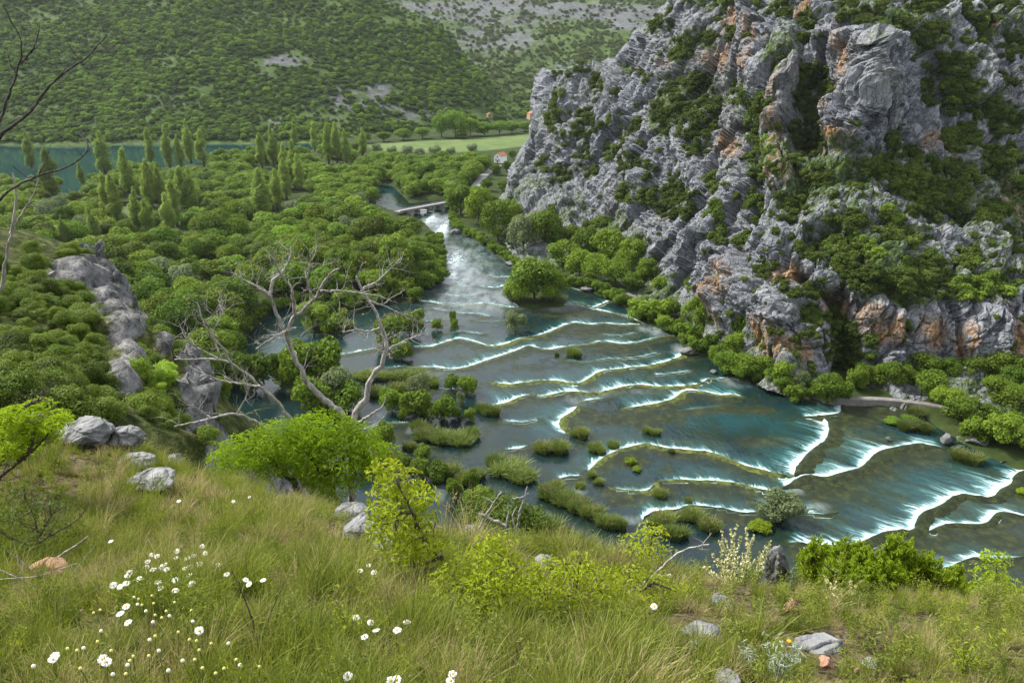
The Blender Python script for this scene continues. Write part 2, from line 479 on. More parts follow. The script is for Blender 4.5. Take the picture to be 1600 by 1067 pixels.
# mossy shallows away from lips (photo places)
for (cx, cy, a, b, amt) in [(1000,655,90,16,.8),(940,655,40,14,.8),(1370,640,80,25,.9),(1350,690,90,22,.8),(1330,760,90,40,.75),(1290,775,40,30,.9),(1480,850,90,22,.85),(1560,840,60,30,.8),(985,775,60,22,.9),(930,520,70,14,.7),(960,545,90,14,.6),(880,490,60,10,.8),(900,565,90,16,.4),(690,505,40,12,.5),(985,720,36,16,.9),(620,680,30,14,.8),(660,705,40,14,.7),(690,720,60,12,.6),(770,665,60,18,.35),(1180,640,50,10,.7),(1200,690,70,12,.7),(1060,690,60,10,.5),(1150,810,40,20,.7),(740,560,70,12,.45),(620,470,40,8,.7),(1290,830,120,14,.4),(800,510,60,14,.4),(1130,640,60,9,.9),(1400,880,140,18,.8),(1330,660,60,20,.9),(1440,720,60,16,.6),(1380,770,60,30,.55),(1550,740,60,14,.5),(1040,735,30,12,.5),(1100,775,80,12,.6),(900,700,70,14,.4),(820,575,80,10,.4)]:
    p = PW(np.array([cx, cx + a, cx]), np.array([cy, cy, cy - b])); u = (rX - p[0, 0]) / (p[1, 0] - p[0, 0]); v = (rY - p[0, 1]) / (p[2, 1] - p[0, 1])
    moss = np.maximum(moss, amt * np.clip(1.25 - np.hypot(u, v), 0, 1) * 1.0)
# turquoise pools
pool = np.zeros(rX.shape)
for (cx, cy, a, b, amt) in [(1150,655,130,22,1.),(960,665,60,14,.6),(1440,775,110,40,.6),(1180,725,60,14,.8),(420,545,60,50,.55),(545,520,70,26,.4),(850,650,60,26,.45),(1050,735,120,14,.4),(760,390,40,40,.4),(1100,605,70,10,.5),(760,555,80,16,.3),(930,585,60,10,.5),(1240,700,50,20,.5)]:
    p = PW(np.array([cx, cx + a, cx]), np.array([cy, cy, cy - b])); u = (rX - p[0, 0]) / (p[1, 0] - p[0, 0]); v = (rY - p[0, 1]) / (p[2, 1] - p[0, 1])
    pool = np.maximum(pool, amt * np.clip(1.3 - np.hypot(u, v), 0, 1))
rap_sheen = np.zeros(rX.shape)     # broken white water without a lip; near the bridge, sky reflection painted as foam
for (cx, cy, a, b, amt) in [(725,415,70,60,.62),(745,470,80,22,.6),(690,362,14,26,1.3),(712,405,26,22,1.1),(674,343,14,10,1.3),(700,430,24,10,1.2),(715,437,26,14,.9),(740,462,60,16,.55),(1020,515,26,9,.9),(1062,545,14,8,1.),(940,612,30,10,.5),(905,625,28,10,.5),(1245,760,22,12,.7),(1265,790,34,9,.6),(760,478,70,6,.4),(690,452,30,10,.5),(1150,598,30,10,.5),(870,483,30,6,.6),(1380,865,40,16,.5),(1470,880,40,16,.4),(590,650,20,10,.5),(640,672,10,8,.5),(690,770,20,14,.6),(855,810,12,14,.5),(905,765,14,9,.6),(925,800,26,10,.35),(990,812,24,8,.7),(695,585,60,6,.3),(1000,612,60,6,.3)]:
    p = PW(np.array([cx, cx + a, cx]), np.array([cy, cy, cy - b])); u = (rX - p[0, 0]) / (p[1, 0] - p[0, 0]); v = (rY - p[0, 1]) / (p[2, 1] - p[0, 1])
    rap_sheen = np.maximum(rap_sheen, .7 * amt * np.clip(1.35 - np.hypot(u, v), 0, 1))
rZ += 0.05 * fbm(np.stack([rX / 3, rY / 5, 0 * rX], -1), 3) + 0.12 * rap_sheen * perlin(np.stack([rX / 1.6, rY / 1.6, 0 * rX], -1))

def water_material(name, falls=True):
    k = N(name)
    pos = k.coord()
    deep, teal = (0.006, 0.017, 0.019), (0.012, 0.048, 0.052)
    if not falls:
        c = k.mix(k.noise(0.01, pos, 2), (0.005, 0.028, 0.031), (0.008, 0.038, 0.040))
        nb = k.bump(k.noise(0.7, k.coord((1, .5, 1)), 3), 0.12, 0.25)
        return k.done(k.bsdf(c, 0.08, nb, 0.5, IOR=1.33))
    FD, FS, FW, FL, MO = (k.attr(a) for a in ('fd', 'fs', 'fw', 'fl', 'moss'))
    FS = k.math('ADD', FS, k.math('MULTIPLY', k.noise(0.22, pos, 3, .6), 3.2))
    FW = k.math('MULTIPLY', FW, k.rmap(k.noise(0.16, pos, 3, .6),   .32, .52, .62, 1.12))
    def stripe(scale, along, seed, detail=2.0):
        v = k.n('ShaderNodeCombineXYZ', {0: k.math('MULTIPLY', FS, scale), 1: k.math('MULTIPLY', FD, along), 2: seed})
        return k.noise(1.0, v, detail, 0.6)
    n1, n2, n3 = stripe(0.55, 0.03, 1.3), stripe(1.7, 0.10, 5.1), stripe(4.0, 0.22, 9.7)
    ns = k.math('ADD', k.math('MULTIPLY', n1, .5), k.math('ADD', k.math('MULTIPLY', n2, .35), k.math('MULTIPLY', n3, .15)))
    ns = k.rmap(ns, 0.38, 0.70, 0.12, 1.15)
    reach = k.math('MULTIPLY', k.math('MULTIPLY', FL, ns), FW)
    down = k.rmap(FD, -0.35, 0.15)
    tail = k.math('SUBTRACT', 1.0, k.math('DIVIDE', FD, k.math('ADD', reach, 0.05)), clamp=True)
    tail = k.math('POWER', tail, 1.9)
    grain = k.rmap(k.math('ADD', k.math('MULTIPLY', n3, .55), k.math('MULTIPLY', n2, .45)), 0.38, 0.62, 0.0, 1.0)
    core = k.math('MULTIPLY', k.rmap(k.math('ADD', FD, k.math('MULTIPLY', k.math('SUBTRACT', n3, .5), 3.5)), 1.45, 0.2), k.math('MULTIPLY', FW, k.rmap(n1, 0.36, 0.56, 0.15, 1.0)))
    foam = k.math('MAXIMUM', k.math('MULTIPLY', tail, grain), core)
    foam = k.math('MULTIPLY', foam, k.math('MULTIPLY', down, k.rmap(FW, 0.02, 0.45)), clamp=True)
    rp = k.attr('rap_sheen')
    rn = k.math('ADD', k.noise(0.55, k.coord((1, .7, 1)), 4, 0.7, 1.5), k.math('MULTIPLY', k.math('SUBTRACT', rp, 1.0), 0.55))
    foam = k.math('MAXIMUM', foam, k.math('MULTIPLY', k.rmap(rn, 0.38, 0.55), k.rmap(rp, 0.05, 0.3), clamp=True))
    milk_sheen = k.math('MULTIPLY', k.rmap(rp, .1, .8), k.rmap(k.noise(0.3, k.coord((1, .4, 1)), 4, .65), .36, .62, .05, .6), clamp=True)  # pale water colour; on the upper reach it paints in the sky's sheen
    aer = k.math('MULTIPLY', k.math('MULTIPLY', k.rmap(k.math('DIVIDE', FD, FL), 1.5, 0.0), down), k.math('MULTIPLY', FW, ns), clamp=True)
    c = k.mix(k.math('MULTIPLY', k.attr('pool'), k.rmap(k.noise(0.05, pos, 3), .3, .7, .55, 1.0)), deep, teal)
    c = k.mix(k.rmap(k.noise(0.14, k.coord((1, .6, 1)), 4, .65, 1.0), 0.42, 0.66, 0, .8), c, (0.012, 0.022, 0.009))
    mn = k.math('ADD', MO, k.math('MULTIPLY', k.math('SUBTRACT', k.noise(0.35, pos, 5, .72, .8), 0.5), 1.3))
    mf = k.math('MULTIPLY', k.rmap(mn, 0.22, 0.62), k.rmap(MO, 0.02, 0.15), clamp=True)
    mc = k.ramp(k.noise(0.5, pos, 5, .7), [(0.30, (0.006, 0.010, 0.003)), (0.5, (0.013, 0.018, 0.004)), (0.70, (0.045, 0.052, 0.010))])
    c = k.mix(k.math('MULTIPLY', mf, .9), c, mc)
    c = k.mix(k.math('MULTIPLY', aer, .5), c, (0.05, 0.165, 0.17))
    c = k.mix(milk_sheen, c, (0.40, 0.46, 0.47))
    c = k.mix(k.rmap(foam, 0.0, 0.5), c, (0.16, 0.33, 0.35))
    c = k.mix(k.math('MULTIPLY', k.rmap(foam, 0.18, 0.95), .92), c, (0.78, 0.82, 0.84))
    h = k.math('ADD', k.math('MULTIPLY', k.noise(1.1, k.coord((1, .55, 1)), 4, .6), 1.0), k.math('MULTIPLY', foam, 0.5))
    h = k.math('ADD', h, k.math('MULTIPLY', mf, k.noise(1.2, pos, 4, .7)))
    nb = k.bump(h, 0.35, 0.25)
    rough = k.math('ADD', 0.10, k.math('MULTIPLY', k.math('MAXIMUM', foam, k.math('MULTIPLY', mf, .7)), .55))
    return k.done(k.bsdf(c, rough, nb, 0.5, IOR=1.33))

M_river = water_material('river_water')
M_lake = water_material('lake_water', False)
V = np.stack([rX, rY, rZ], -1).reshape(-1, 3)
ok = (water_sd(rX, rY) < 3).ravel()
Fq = grid_faces(*rX.shape); Fq = Fq[ok[Fq].any(1)]
used = np.unique(Fq); remap = np.zeros(len(V), int); remap[used] = np.arange(len(used))
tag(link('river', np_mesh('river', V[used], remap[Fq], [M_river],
    attrs={n: a.ravel()[used] for n, a in (('fd', fd), ('fs', fs), ('fw', fw), ('fl', fl_), ('moss', moss), ('pool', pool), ('rap_sheen', rap_sheen))})),
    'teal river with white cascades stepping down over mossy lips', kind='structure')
lx = np.array([-2500, -900, -300, 0, 200.]); ly = np.array([400., 600, 900, 1300])
lX, lY = np.meshgrid(lx, ly)
tag(link('lake', np_mesh('lake', np.stack([lX, lY, 0 * lX - 1.26], -1).reshape(-1, 3), grid_faces(*lX.shape), [M_lake])),
    'dark teal lake at the foot of the wooded hill', kind='structure')

# ================================================================ RIGHT-HAND CLIFF
xl = np.array([(-200,1230),(0,1048),(30,1018),(60,992),(85,968),(98,958),(103,900),(108,868),(116,855),(150,846),(200,843),(230,818),(260,802),(300,790),(345,762),(400,800),(440,880),(480,960),(540,1060),(600,1170),(660,1300),(740,1500)], float)
def base_pt(px, py, z=3): return (px, py, P(px, py, z)[1])
CL = [base_pt(*q) for q in [(760,345),(800,400),(850,405),(900,425),(1000,440),(1060,475),(1110,520),(1150,560),(1210,590),(1320,592),(1450,590),(1600,590),(1750,600),(1600,650),(1750,700),(1400,640),(1200,610),(1000,470),(1500,690)]]
CL += [(1600,470,194),(1600,380,222),(1600,250,258),(1600,100,284),(1600,0,312),(1600,-160,370),(1760,470,190),(1760,250,250),(1760,60,290),(1760,-160,360),
       (1450,480,193),(1450,400,210),(1450,270,244),(1470,140,264),(1470,30,290),(1450,-160,372),
       (1350,480,193),(1330,430,200),(1340,340,222),(1370,262,240),(1370,150,246),(1360,60,254),(1360,20,280),(1350,-160,378),
       (1280,400,208),(1275,300,238),(1270,220,262),(1270,120,280),(1280,40,300),
       (1225,500,201),(1215,380,218),(1215,270,248),(1220,130,280),(1220,0,318),(1220,-160,400),
       (1150,480,222),(1140,380,246),(1140,250,285),(1140,120,325),(1140,0,365),
       (1080,400,262),(1070,300,298),(1070,180,335),(1070,60,365),(1055,0,385),
       (1000,350,318),(1000,250,350),(1000,150,385),(1000,60,420),
       (930,340,352),(930,250,385),(920,160,425),(930,105,455),
       (870,330,372),(870,230,415),(865,150,448),(862,112,462),(800,300,420),(830,240,440),(848,190,452)]
CL = np.array(CL)
cliffY = Surf(CL[:, :2], CL[:, 2], 300.0)
rows = np.concatenate([np.arange(-190, 0, 4.0), np.arange(0, 725, 2.1)])
cols = np.arange(776, 1772, 2.15); ncol = len(cols)
XL = np.interp(rows, xl[:, 0], xl[:, 1])
cpx = np.repeat(cols[None], len(rows), 0); cpy = np.repeat(rows[:, None], ncol, 1)
out = np.maximum(XL[:, None] - cpx, 0) / 2.15             # columns outside the outline form the hidden back
cpx = np.maximum(cpx, XL[:, None])
dep = cliffY(cpx, cpy)
edge = np.clip((cpx - XL[:, None]) / 26.0, 0, 1)
nose = np.where(rows < 345, 1.0, 0.0)[:, None]
dep = dep + nose * 12 * (1 - np.sqrt(1 - (1 - edge) ** 2))
# ribs, bluffs and gullies: photo places, height in metres, width in photo pixels
def poly_mask(poly, soft): 
    return smooth(-soft, soft, polydist(cpx, cpy, poly)[0] * np.where(inpoly(cpx, cpy, poly), 1, -1))
rel = np.zeros(cpx.shape)
for pts, amp, wd in [([(1183,0),(1192,60),(1184,112)],6,20),([(1238,70),(1220,160),(1213,240),(1216,292)],7,17),([(1125,395),(1135,500)],5,14),([(1155,410),(1168,480)],4,12),
    ([(1213,490),(1228,585)],6,24),([(1100,380),(1090,460)],3,16),([(1075,170),(1080,250)],4,22),([(1000,200),(1012,300)],4,16),([(965,115),(990,200),(1000,240)],4,16),([(1010,60),(980,130)],4,16),
    ([(850,118),(851,215)],6,11),([(1270,90),(1272,235)],-7,24),([(1312,470),(1322,595)],-6,22),([(1185,180),(1165,350)],-4,16),([(1130,90),(1050,240)],-3,20),([(930,130),(905,250)],-4,18),([(1250,300),(1225,420),(1300,470)],-3,14),
    ([(1040,330),(1060,260)],-4,24),([(890,270),(960,350)],-2,10),([(1480,110),(1500,230)],-5,30),([(1550,250),(1600,330)],-2,20),([(1405,75),(1402,240)],-4,6),([(1345,100),(1352,235)],-3,4),([(1330,150),(1332,240)],-2,4),([(1372,60),(1382,150),(1376,240)],-3,4),([(1425,90),(1428,230)],-3,5),([(1360,240),(1440,165)],-2,5),([(1130,500),(1145,560)],-3,14),([(1180,400),(1200,480)],-3,14),([(1465,480),(1475,575)],-1.2,5),([(1400,480),(1390,570)],1.2,14),([(1560,480),(1548,580)],2.0,18)]:
    d, arc, _ = polydist(cpx, cpy, pts, closed=False)
    rel += amp * np.exp(-(d / wd) ** 2)
rel += 3.0 * poly_mask([(1303,60),(1345,50),(1400,66),(1430,90),(1441,150),(1448,205),(1400,246),(1308,246),(1298,150)], 9)
rel += 3 * poly_mask([(1298,165),(1345,150),(1360,246),(1300,250)], 4)
rel += 5 * poly_mask([(1542,25),(1590,20),(1596,50),(1545,55)], 5)
rel += 4 * poly_mask([(810,282),(850,262),(905,325),(890,348),(850,338),(806,316)], 4)
rel += 3 * poly_mask([(1225,140),(1250,60),(1300,60),(1298,120),(1262,150)], 6)
rel += 3 * poly_mask([(1015,170),(1060,140),(1075,250),(1030,270)], 8)
cb = PY(cpx, cpy, dep)
du = np.gradient(cb, axis=1); dv = np.gradient(cb, axis=0)
nrm = np.cross(du, dv); nrm /= np.linalg.norm(nrm, axis=-1, keepdims=True) + 1e-9
nrm *= np.where((nrm * (cb - np.array([0, 0, CAMZ]))).sum(-1, keepdims=True) > 0, -1, 1)
steep = 1 - np.abs(nrm[..., 2])
# plants on the ledges (photo places): cx, cy, rx, ry, tone (0 dark, 1 mid, 2 bright)
VEG = [(1085,170,40,55,0),(1065,80,20,25,1),(1105,65,15,15,0),(1218,15,20,15,0),(1262,45,22,26,0),(1213,80,9,18,0),(1272,145,30,48,0),(1268,212,34,28,0),(1190,195,26,42,1),(1187,258,18,32,1),
 (1345,12,50,12,0),(1370,52,18,16,1),(1410,35,20,12,0),(1485,8,60,12,0),(1465,48,22,12,0),(1550,18,50,16,0),(1530,35,12,10,2),(1525,70,15,13,0),(1580,75,22,18,0),(1485,148,42,36,0),(1480,145,18,14,2),(1540,170,25,20,1),
 (1570,190,30,22,0),(1502,215,32,24,1),(1562,250,30,24,1),(1372,264,22,20,1),(1392,215,10,18,0),(1410,240,20,10,0),(1462,285,66,36,1),(1595,282,8,18,2),(1552,335,22,20,2),(1470,330,42,16,0),(1392,345,17,15,2),
 (1318,350,35,16,0),(1328,305,30,12,1),(1280,278,24,16,0),(1232,325,26,22,0),(1197,240,12,18,2),(1110,332,15,15,1),(1065,315,25,32,0),(1178,325,18,18,1),(1090,237,14,12,0),
 (1263,398,14,13,0),(1318,393,38,20,1),(1328,375,14,11,2),(1360,395,14,13,2),(1358,435,42,20,0),(1440,432,42,34,1),(1530,450,50,18,2),(1515,405,22,18,1),(1570,372,30,13,0),(1420,372,38,14,1),(1160,380,13,12,1),(1193,420,17,15,0),
 (1222,448,10,10,0),(1243,466,9,8,0),(1272,455,15,12,0),(1193,468,11,9,1),(1318,545,28,46,0),(1270,495,19,16,1),(1303,495,13,14,0),(1267,525,12,9,0),(1358,545,8,18,1),(1410,472,15,9,1),
 (888,105,12,7,0),(912,108,8,5,0),(1025,40,24,20,0),(1060,90,15,16,0),(872,155,7,18,1),(940,130,20,16,0),(955,148,13,14,0),(915,195,24,22,0),(868,190,14,26,1),(985,220,18,26,0),(1045,175,26,40,0),(995,118,9,9,0),
 (910,240,18,10,0),(876,275,16,15,0),(846,262,10,12,1),(922,270,11,11,0),(950,238,12,20,1),(992,262,28,20,0),(988,308,24,18,1),(1048,318,26,26,0),(1150,60,18,14,0),(1150,150,20,20,1),(1120,290,18,16,1),(1025,310,20,16,0),(1240,250,18,12,1),(1500,100,40,14,0),(1450,60,24,14,0),(1330,30,30,12,0),(1150,440,12,10,1),(1120,370,16,12,1),(1560,130,26,14,0),(960,190,14,16,1)]
veg = np.zeros(cpx.shape)
for cx, cy, a, b, t in VEG:
    veg = np.maximum(veg, np.clip(1.6 - np.hypot((cpx - cx) / a, (cpy - cy) / b), 0, 1) * .75)
nb_ = fbm(cb / 30, 4)
veg = np.clip(np.maximum(veg * .7, smooth(0.55, 0.2, steep) * 0.45) + 0.45 * nb_ + 0.06, 0, 1)
och = np.zeros(cpx.shape)
for cx, cy, a, b in [(1186,85,9,40),(1320,120,10,50),(1312,150,10,25),(1218,180,8,50),(1214,250,8,45),(1225,275,14,16),(1310,235,24,16),(1260,35,18,22),(1128,465,10,38),(1150,440,14,30),(1230,430,24,14),(1305,475,22,20),(1355,500,22,24),(1390,515,20,20),(1455,520,22,24),(1500,535,12,28),(1580,530,18,36),(1220,550,10,32),(1245,560,20,20),(1150,50,14,40),(1140,230,16,16),(1585,310,22,40),(1470,225,40,16),(1200,545,12,30),(1130,90,22,24),(1540,50,10,10),(1140,95,12,12),(1575,300,20,25),(1385,525,24,14)]:
    och = np.maximum(och, np.clip(1.5 - np.hypot((cpx - cx) / a, (cpy - cy) / b), 0, 1))
och = np.maximum(och, .75 * smooth(.12, .45, fbm(cb * (1, 1, .45) / 16 + 40, 3)) * smooth(.55, .8, steep))
rocky = np.clip(1.15 - veg, 0.25, 1)
q = cb + rel[..., None] * nrm
qa = q * (1, 1, 0.32)
f1, f2, idb = worley(qa / 5.5 + 0.3 * fbm(q / 6, 2)[..., None])
f1b, f2b, idc = worley(q * (1, 1, 0.6) / 2.1)
# fractured limestone: tall joint-bounded pillars, blocks inside them, then small blocks; beds slant down to the left
tilt = q + np.stack([-.30 * q[..., 2], 0 * q[..., 2], 0 * q[..., 2]], -1)
wj = 1.6 * np.stack([fbm(q / 9, 2), fbm(q / 9 + 31, 2), fbm(q / 9 + 57, 2)], -1)
g1, g2, ga = worley((tilt + wj * 2) * (1, 1, .26) / 13.0)
h1, h2, ha = worley((tilt + wj) * (1, 1, .38) / 4.6 + 7)
k1, k2, ka = worley((tilt + wj * .6) * (1, 1, .8) / 1.9 + 3)
wall = 0.35 + 0.65 * smooth(.2, .75, rocky)
dsp = 2.6 * fbm(q / 42, 3, True) + 8.5 * (ga - .5) * wall + 2.4 * np.minimum(g2 - g1, .22) / .22 * wall
dsp += 2.5 * (ha - .5) * rocky + 1.3 * np.minimum(h2 - h1, .2) / .2 * rocky + 1.15 * (ka - .5) * rocky + .5 * np.minimum(k2 - k1, .25) / .25 * rocky
dsp += 1.0 * fbm(q / 6 * (1, 1, .35), 4, True) * rocky + 0.3 * perlin(np.stack([q[..., 0] * .05, q[..., 1] * .05, (q[..., 2] + .25 * q[..., 0]) / 1.5], -1)) * rocky
dsp = (dsp - 3.0) * (0.25 + 0.75 * smooth(-2, 14, q[..., 2]))
crown_fade = 1 - 0.6 * nose * (1 - edge)
cv = q + (dsp * crown_fade)[..., None] * nrm
cliff_pts = cv.copy()
# turn the free edge away from the camera so the spur has a back
cv = cv + np.stack([1.2 * out, 5.0 * out, -0.5 * out], -1) * (out[..., None] <= 14)
keep = (out <= 13)
Fc = grid_faces(len(rows), ncol)[:, ::-1]; Fc = Fc[keep.ravel()[Fc].all(1)]
allv = cv
pad = np.ravel
M_cliff = rock_material('limestone', (.85, .86, .90))
tag(link('cliff', np_mesh('cliff', allv.reshape(-1, 3), Fc, [M_cliff], False,
    {'veg': pad(veg), 'ochre': pad(och)})), 'grey limestone cliff with orange stains above the river', kind='structure')

def on_cliff(px, py):
    r = int(np.clip(np.searchsorted(rows, py), 1, len(rows) - 1)); c = int(np.clip(round((px - cols[0]) / 2.15), 0, ncol - 1))
    # search near cells for the one that projects closest
    r0, r1, c0, c1 = max(r - 6, 0), min(r + 7, len(rows)), max(c - 8, 0), min(c + 9, ncol)
    blk = cliff_pts[r0:r1, c0:c1].reshape(-1, 3); x, y, _ = proj(blk)
    i = np.argmin((x - px) ** 2 + (y - py) ** 2)
    rr, cc = r0 + i // (c1 - c0), c0 + i % (c1 - c0)
    return blk[i], nrm[rr, cc]

# ================================================================ FAR HILLS
def hill(name, ctrl, px0, px1, stepx, py, left_edge=None, right_edge=None, amp=6, label='', mat=None, vegf=None, seed=0):
    c = np.array(ctrl, float); S = Surf(c[:, :2], c[:, 2], 300.0)
    n = int((px1 - px0) / stepx) + 1
    t = np.linspace(0, 1, n)
    R = np.interp(py, [e[0] for e in right_edge], [e[1] for e in right_edge]) if right_edge else np.full(len(py), px1)
    X = px0 + (R[:, None] - px0) * t[None]; Yp = np.repeat(py[:, None], n, 1)
    D = S(X, Yp)
    if right_edge: 
        e = np.clip((R[:, None] - X) / 60, 0, 1); D = D + 60 * (1 - np.sqrt(1 - (1 - e) ** 2))
    p = PY(X, Yp, D)
    p[..., 2] += amp * fbm(p / 90 + seed, 4) * smooth(2, 30, p[..., 2]) 
    return p, X, Yp
M_hill = None
k = N('hill_ground'); pp = k.coord()
rockc = k.ramp(k.noise(0.12, pp, 4, .7), [(0.35, (0.055, 0.06, 0.06)), (0.65, (0.125, 0.13, 0.135))])
grassc = k.ramp(k.noise(0.06, pp, 5, .7), [(0.3, (0.018, 0.036, 0.009)), (0.5, (0.040, 0.070, 0.016)), (0.7, (0.085, 0.12, 0.035))])
rk = k.rmap(k.math('ADD', k.attr('rock'), k.math('MULTIPLY', k.math('SUBTRACT', k.noise(0.05, k.coord((1, 1, 2.5)), 5, .75), .5), 1.7)), 0.42, 0.6)
hc = k.mix(rk, grassc, rockc)
hc = k.mix(k.math('MULTIPLY', k.attr('lush'), .55), hc, k.ramp(k.noise(0.05, pp, 4, .7), [(0.35, (0.055, 0.095, 0.02)), (0.65, (0.10, 0.145, 0.04))]))
M_hill = k.done(k.bsdf(hc, 0.95, k.bump(k.noise(0.2, pp, 5, .7), 1.0, 2.0), 0.1))

def emask(X, Y, L):
    m = np.zeros(np.shape(X))
    for cx, cy, a, b, amt in L: m = np.maximum(m, amt * np.clip(1.5 - np.hypot((X - cx) / a, (Y - cy) / b), 0, 1))
    return m
b0 = lambda px, py: (px, py, P(px, py, 0)[1])
HA = [b0(-150, 224), b0(0, 224), b0(200, 223), b0(340, 222), b0(480, 221), b0(600, 212), b0(700, 204), b0(850, 188), b0(950, 186), (-150, 100, 850), (0, 100, 860), (300, 100, 890), (600, 110, 960), (760, 130, 1010), (0, 0, 1010), (300, 0, 1040), (560, 0, 1110), (690, 45, 1110), (790, 150, 1030), (-150, 0, 1000), (-150, -170, 1400), (300, -170, 1450), (560, -60, 1250), (700, -60, 1350)]
pyA = np.concatenate([np.arange(-70, -20, 12.0), np.arange(-20, 234, 4.0)])
pA, XA, YA = hill('hill', HA, -160, 900, 6, pyA, right_edge=[(-190, 420), (-40, 540), (0, 590), (40, 690), (75, 715), (110, 745), (150, 800), (190, 870), (234, 930)])
rockA = emask(XA, YA, [(440, 95, 42, 12, .75), (560, 150, 80, 40, .55), (640, 170, 90, 25, .55), (480, 190, 80, 16, .5), (250, 160, 60, 20, .4), (150, 190, 40, 10, .5), (410, 120, 20, 12, .5)])
lushA = emask(XA, YA, [(560, 30, 120, 22, 1.0), (330, 40, 40, 14, .8), (640, 55, 60, 14, .8), (300, 130, 90, 16, .5), (230, 195, 40, 10, .5), (700, 205, 160, 8, .8)])
tag(link('wooded_hill', np_mesh('wooded_hill', pA.reshape(-1, 3), grid_faces(*XA.shape)[:, ::-1], [M_hill], True, {'rock': rockA.ravel(), 'lush': lushA.ravel()})), 'wooded hill rising behind the lake', kind='structure')
HB = [(500, 200, 1250), (900, 200, 1150), (1200, 200, 1150), (600, 100, 1500), (800, 120, 1400), (900, 90, 1450), (1000, 60, 1500), (1100, 100, 1350), (600, 0, 1900), (850, 0, 1850), (1050, 0, 1900), (1300, 0, 1900), (600, -150, 2600), (900, -150, 2600), (1200, -150, 2600), (1500, -150, 2700), (1500, 100, 1500)]
pyB = np.concatenate([np.arange(-60, -20, 10.0), np.arange(-20, 205, 4.0)])
pB, XB, YB = hill('hill', HB, 380, 1560, 6, pyB, amp=14, seed=9)
rockB = emask(XB, YB, [(780, 12, 220, 14, .75), (950, 18, 110, 14, .9), (780, 60, 90, 28, .65), (650, 40, 40, 40, .5), (900, 110, 60, 30, .45), (760, 30, 160, 10, .6), (720, 100, 40, 20, .5), (980, 40, 40, 12, .8)])
lushB = emask(XB, YB, [(960, 2, 60, 6, .8), (900, 60, 60, 20, .4)])
tag(link('rocky_hill', np_mesh('rocky_hill', pB.reshape(-1, 3), grid_faces(*XB.shape)[:, ::-1], [M_hill], True, {'rock': rockB.ravel(), 'lush': lushB.ravel()})), 'farther rocky hill in pale haze', kind='structure')

# ================================================================ NEAR HILLSIDE (camera stands on it)
C3 = []
def nc(px, py, Y, dz=0):
    p = PY(px, py, Y); C3.append((p[0], p[1], p[2] + dz)); return p
for px in (-300, 0, 400, 800, 1200, 1600, 1900): nc(px, 1067, 1.7)
for q in [(200,900,3.0),(600,900,3.1),(1000,960,2.6),(1400,990,2.5),(0,900,3.2),(-200,900,3.2),(1700,990,2.6),(800,960,2.6),
          (100,760,5.0),(330,800,4.8),(560,850,4.0),
          (-250,700,7.5),(0,700,7.5),(110,700,8.2),(215,705,8.0),(300,745,7.2),(450,790,6.6),(560,822,6.0),(640,845,5.4),(720,850,5.2),(850,872,4.8),(1000,905,4.5),(1100,930,4.3),(1230,930,4.3),(1400,950,4.1),(1600,960,4.1),(1800,970,4.1)]: nc(*q)
for X in (-8, -4, 0, 4, 8, 14): C3.append((X, -1.5, 89.0)); C3.append((X, -12, 93))
# edge of the slope drops away
for px, py, Y in [(300,745,7.2),(450,790,6.6),(560,822,6.0),(720,850,5.2),(850,872,4.8),(1000,905,4.5),(1230,930,4.3),(1400,950,4.1),(1600,960,4.1),(1800,970,4.1)]:
    p = PY(px, py, Y)
    C3.append((p[0] * 1.15, p[1] + 1.2, p[2] - 2.0)); C3.append((p[0] * 1.5, p[1] + 5, p[2] - 9))
for X, Y, Z in [(-6,22,60),(2,22,58),(12,20,58),(25,18,62),(45,15,70),(70,10,80),(-4,50,32),(10,50,28),(30,45,28),(60,40,40),(-15,75,12),(0,75,12),(25,70,12),(60,65,18),(100,50,40),(-30,100,2),(0,100,-4),(30,98,-4),(70,95,-4),(110,85,4),(-20,125,-8),(0,120,-12),(40,120,-14),(90,120,-14),(130,110,-10),(-60,140,-5),(-8,30,52),(-11,42,44)]: C3.append((X, Y, Z))
# left spur: near face, crest and far side
for q in [(0,660,17),(-150,640,17),(100,690,13),(200,690,14),(0,560,34),(-150,560,34),(0,470,50),(-150,470,50),(60,620,26),(150,640,26),(230,665,24),
          (100,500,48),(150,560,40),(200,610,36),(260,650,30),(160,500,54),(300,650,33)]: nc(*q)
CREST = [(-250,405,76),(-100,410,74),(0,412,72),(70,408,72),(130,402,71),(163,432,67),(200,490,62),(215,515,60),(250,540,56),(290,572,50),(330,606,45),(336,660,36),(340,710,22)]
for px, py, Y in CREST:
    p = nc(px, py, Y)
    C3.append((p[0] + 3.0, p[1] + 7, p[2] - 13)); C3.append((p[0] + 9, p[1] + 30, p[2] - 40)); C3.append((p[0] + 12, p[1] + 80, -3))
C3 = np.array(C3)
hillS = Surf(C3[:, :2], C3[:, 2], 20.0)
def near_z(x, y):
    x = np.asarray(x, float); y = np.asarray(y, float)
    q = np.stack([x, y, 0 * x], -1); r = np.hypot(x, y)
    far = smooth(10, 30, r)
    return hillS(x, y) + far * (1.2 * fbm(q / 9, 4, True)) + (1 - far) * (0.06 * fbm(q / 0.7, 3) + 0.10 * fbm(q / 2.2, 2))
hx = np.concatenate([np.arange(-150, -40, 2.5), np.arange(-40, -9, 0.5), np.arange(-9, 9, 0.14), np.arange(9, 30, 0.8), np.arange(30, 152, 4)])
hy = np.concatenate([np.arange(-30, -1, 2.0), np.arange(-1, 10, 0.12), np.arange(10, 82, 0.55), np.arange(82, 170, 3)])
hX, hY = np.meshgrid(hx, hy)
hZ = near_z(hX, hY)
hp = np.stack([hX, hY, hZ], -1)
